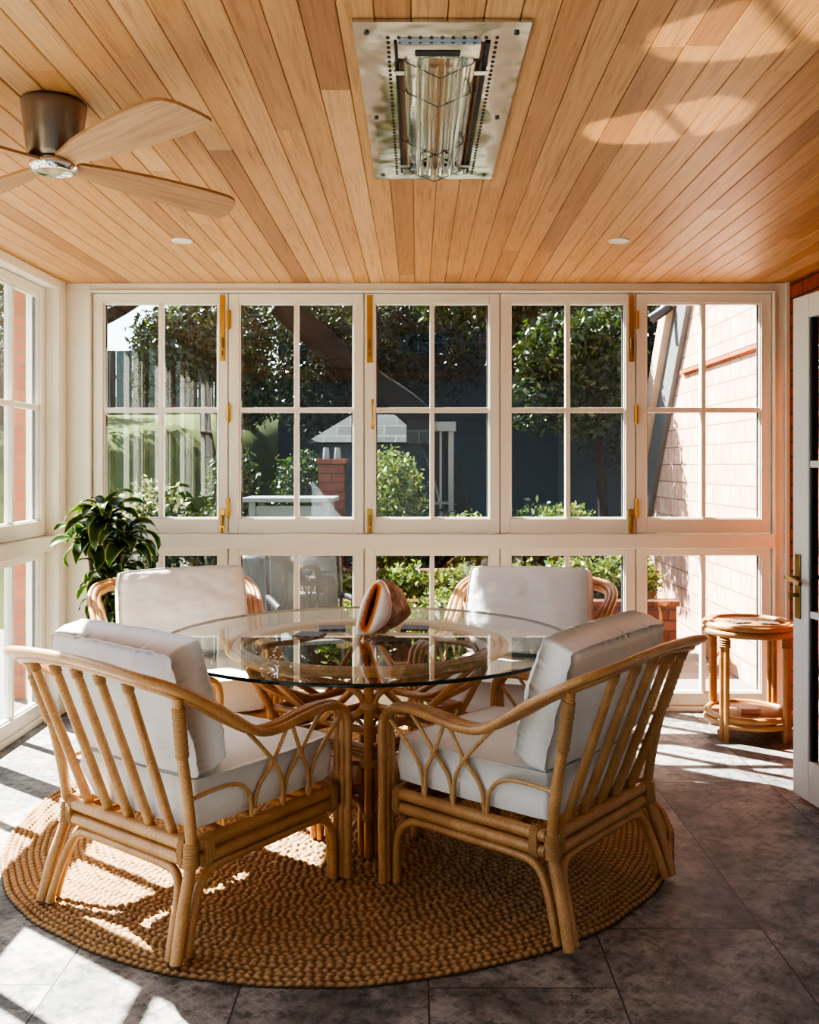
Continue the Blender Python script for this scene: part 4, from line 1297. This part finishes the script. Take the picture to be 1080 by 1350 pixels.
def patio_chair():
    root = empty('patio_chair', (-.64, 5.82, -.12), .3)
    tag(root, 'black framed patio chair outside the second low window', 'chair')
    fr = M['dark_metal']
    MB().box(-.22,.22,-.2,.24,.42,.445).build('seat', M['cover'], root, bevel=.01)
    MB().add([(-.22,.25,.47),(.22,.25,.47),(.22,.34,.92),(-.22,.34,.92),(-.22,.27,.47),(.22,.27,.47),(.22,.36,.92),(-.22,.36,.92)], [(0,1,2,3),(7,6,5,4),(0,4,5,1),(1,5,6,2),(2,6,7,3),(3,7,4,0)]).build('backrest', M['cover'], root, bevel=.008)
    for s in (-1,1):
        MB().tube([(s*.24,-.18,0),(s*.24,-.18,.64)], .013, 8).build('leg', fr, root)
        MB().tube([(s*.24,.24,0),(s*.24,.26,.47),(s*.24,.35,.94)], .013, 8).build('leg', fr, root)
        MB().tube(cr([(s*.24,-.2,.645),(s*.25,0,.66),(s*.24,.27,.65)],4), .02, 8).build('armrest', fr, root)
patio_chair()

# gable wall of the house continuing outside, in full sun
def gable():
    root = empty('brick_gable', (2.25, 7.5, -.12)); o = Matrix.Translation((-2.25,-7.5,.12))
    tag(root, 'sunlit pale brick gable wall with a steep sloping edge outside the fifth casement', 'house', kind='structure')
    sl = 1.37
    def ztop(y): return .865+(9.23-y)*sl
    y0, y1 = YB+.16, 9.86
    n = (0,0)
    a = [(2.25,y0,-.12),(2.25,y1,-.12),(2.25,y1,ztop(y1)),(2.25,6.0,ztop(6.0)),(2.25,y0,ztop(6.0))]
    b = [(2.45,p[1],p[2]) for p in a]
    MB().add(a+b, [(0,1,2,3,4),(9,8,7,6,5)]+[(i,5+i,5+(i+1)%5,(i+1)%5) for i in range(5)][::1], False, o).build('wall', M['shingle'], root)
    def rake(d0, d1, x0, x1, nm, mat):
        ya, yb = 6.0, 9.86
        pts = []
        for y, z in ((ya,ztop(ya)),(yb,ztop(yb))):
            for d in (d0,d1): pts.append((y+d*.808, z+d*.589))
        q = [(x0,*pts[0]),(x0,*pts[1]),(x0,*pts[3]),(x0,*pts[2]),(x1,*pts[0]),(x1,*pts[1]),(x1,*pts[3]),(x1,*pts[2])]
        MB().add(q, [(0,1,2,3),(7,6,5,4),(0,4,5,1),(1,5,6,2),(2,6,7,3),(3,7,4,0)], False, o).build(nm, mat, root)
    rake(-.16, .16, 2.20, 2.249, 'flashing', M['lead'])
    rake(.161, .36, 2.14, 2.249, 'bargeboard', M['timber'])
    # moulded string course
    MB().box(2.215,2.2495,y0,7.95,2.14,2.175,o).build('string_course', M['brick'], root)
    P = cr([(2.16,8.05,2.74),(2.10,8.09,2.69),(2.01,8.12,2.63)],6)
    MB().tube([o @ p for p in P], .045, 10).build('gutter', M['lead_dark'], root)
gable()
# brick pier and white post outside the left corner
def pier():
    root = empty('brick_pier', (-2.95, 6.4, -.12)); o = Matrix.Translation((2.95,-6.4,.12))
    tag(root, 'red brick pier with a white post outside the left corner windows', 'pier', kind='structure')
    MB().box(-2.60,-2.492,6.0,6.1,-.12,3.4,o).build('shaft', M['brick_x'], root)
    MB().box(-2.490,-2.44,6.0,6.08,-.12,3.4,o).build('post', M['white'], root)
pier()

# ------------------------------------------------------------------ light
sun = bpy.data.lights.new('sun', 'SUN'); sun.energy = 42.0; sun.angle = math.radians(0.55); sun.color = (1.0, .90, .80)
so = bpy.data.objects.new('sun', sun); COL.objects.link(so)
so.rotation_euler = Vector((.80,-.60,-1.0)).to_track_quat('-Z', 'Y').to_euler()
so.location = (-6, 9, 8)

w = bpy.data.worlds.new('sky'); SC.world = w; w.use_nodes = True
nt = w.node_tree; nt.nodes.clear()
sky = nt.nodes.new('ShaderNodeTexSky'); sky.sky_type = 'NISHITA'; sky.sun_disc = False
sky.sun_elevation = math.radians(45); sky.sun_rotation = math.radians(-53); sky.air_density = 1.2; sky.dust_density = 1.5
bg = nt.nodes.new('ShaderNodeBackground'); bg.inputs[1].default_value = 0.46
out = nt.nodes.new('ShaderNodeOutputWorld')
nt.links.new(sky.outputs[0], bg.inputs[0]); nt.links.new(bg.outputs[0], out.inputs[0])

def area(name, loc, target, sx, sy, e, col, spread=180):
    l = bpy.data.lights.new(name, 'AREA'); l.shape = 'RECTANGLE'; l.size = sx; l.size_y = sy; l.energy = e; l.color = col
    l.spread = math.radians(spread)
    o = bpy.data.objects.new(name, l); COL.objects.link(o); o.location = loc
    o.rotation_euler = (Vector(target)-Vector(loc)).to_track_quat('-Z', 'Y').to_euler()
    return o

# added spots: unseen room fill, and stand-ins for sun reflected off the glass tabletop
def spot(name, loc, target, e, ang, blend, col):
    l = bpy.data.lights.new(name, 'SPOT'); l.energy = e; l.spot_size = math.radians(ang); l.spot_blend = blend; l.color = col; l.shadow_soft_size = .01
    o = bpy.data.objects.new(name, l); COL.objects.link(o); o.location = loc
    o.rotation_euler = (Vector(target)-Vector(loc)).to_track_quat('-Z', 'Y').to_euler(); return o

spot('added_room_fill', (.1, 1.0, 1.3), (.1, -.9, 1.35), 38, 120, .5, (.86,.93,1.0))  # added fill lamp, lights the wall behind the camera
spot('reflected_sun', (-.62,3.62,.80), (.72,2.80,2.388), 200, 9.5, .25, (1.0,.86,.62))  # added lamp in place of the sun mirrored by the tabletop
spot('reflected_sun', (-.56,3.22,.80), (.78,2.16,2.388), 200, 10, .25, (1.0,.86,.62))

def lamp_bar_mask(o, rows):
    l = o.data; l.use_nodes = True; nt = l.node_tree
    em = next(n for n in nt.nodes if n.type == 'EMISSION')
    tc = nt.nodes.new('ShaderNodeTexCoord'); sp = nt.nodes.new('ShaderNodeSeparateXYZ')
    nt.links.new(tc.outputs['Normal'], sp.inputs[0])
    def mth(op, a, b):
        n = nt.nodes.new('ShaderNodeMath'); n.operation = op
        for k, v in enumerate((a, b)):
            if isinstance(v, float): n.inputs[k].default_value = v
            else: nt.links.new(v, n.inputs[k])
        return n.outputs[0]
    prev = None
    for ax, c, w_ in rows:      # bar shadows put into the lamp strength: distance from the bar, softened
        d = mth('ABSOLUTE', mth('SUBTRACT', mth('DIVIDE', sp.outputs[ax], sp.outputs[2]), c), 0.0)
        f = nt.nodes.new('ShaderNodeMapRange'); f.inputs[1].default_value = w_; f.inputs[2].default_value = w_+.008
        nt.links.new(d, f.inputs[0])
        prev = f.outputs[0] if prev is None else mth('MULTIPLY', prev, f.outputs[0])
    nt.links.new(prev, em.inputs['Strength'])
for o in list(COL.objects):
    if o.name.startswith('reflected_sun'): lamp_bar_mask(o, [(1, .012, .003), (0, -.085, .03)])

# ------------------------------------------------------------------ camera and view
cam = bpy.data.cameras.new('camera'); cam.sensor_fit = 'HORIZONTAL'; cam.sensor_width = 36
cam.lens = 1243/1080*36; cam.shift_x = -10/1080; cam.shift_y = -61/1080
cam.clip_start = .05; cam.clip_end = 200
co = bpy.data.objects.new('camera', cam); COL.objects.link(co)
co.location = (0,0,1.37); co.rotation_euler = (PI/2,0,0)
SC.camera = co
SC.view_settings.view_transform = 'AgX'
SC.view_settings.look = 'AgX - High Contrast'
SC.view_settings.exposure = 0.52
SC.cycles.use_denoising = True
SC.cycles.max_bounces = 12; SC.cycles.transparent_max_bounces = 16; SC.cycles.diffuse_bounces = 5
SC.cycles.caustics_reflective = False; SC.cycles.caustics_refractive = False
SC.cycles.sample_clamp_indirect = 6.0
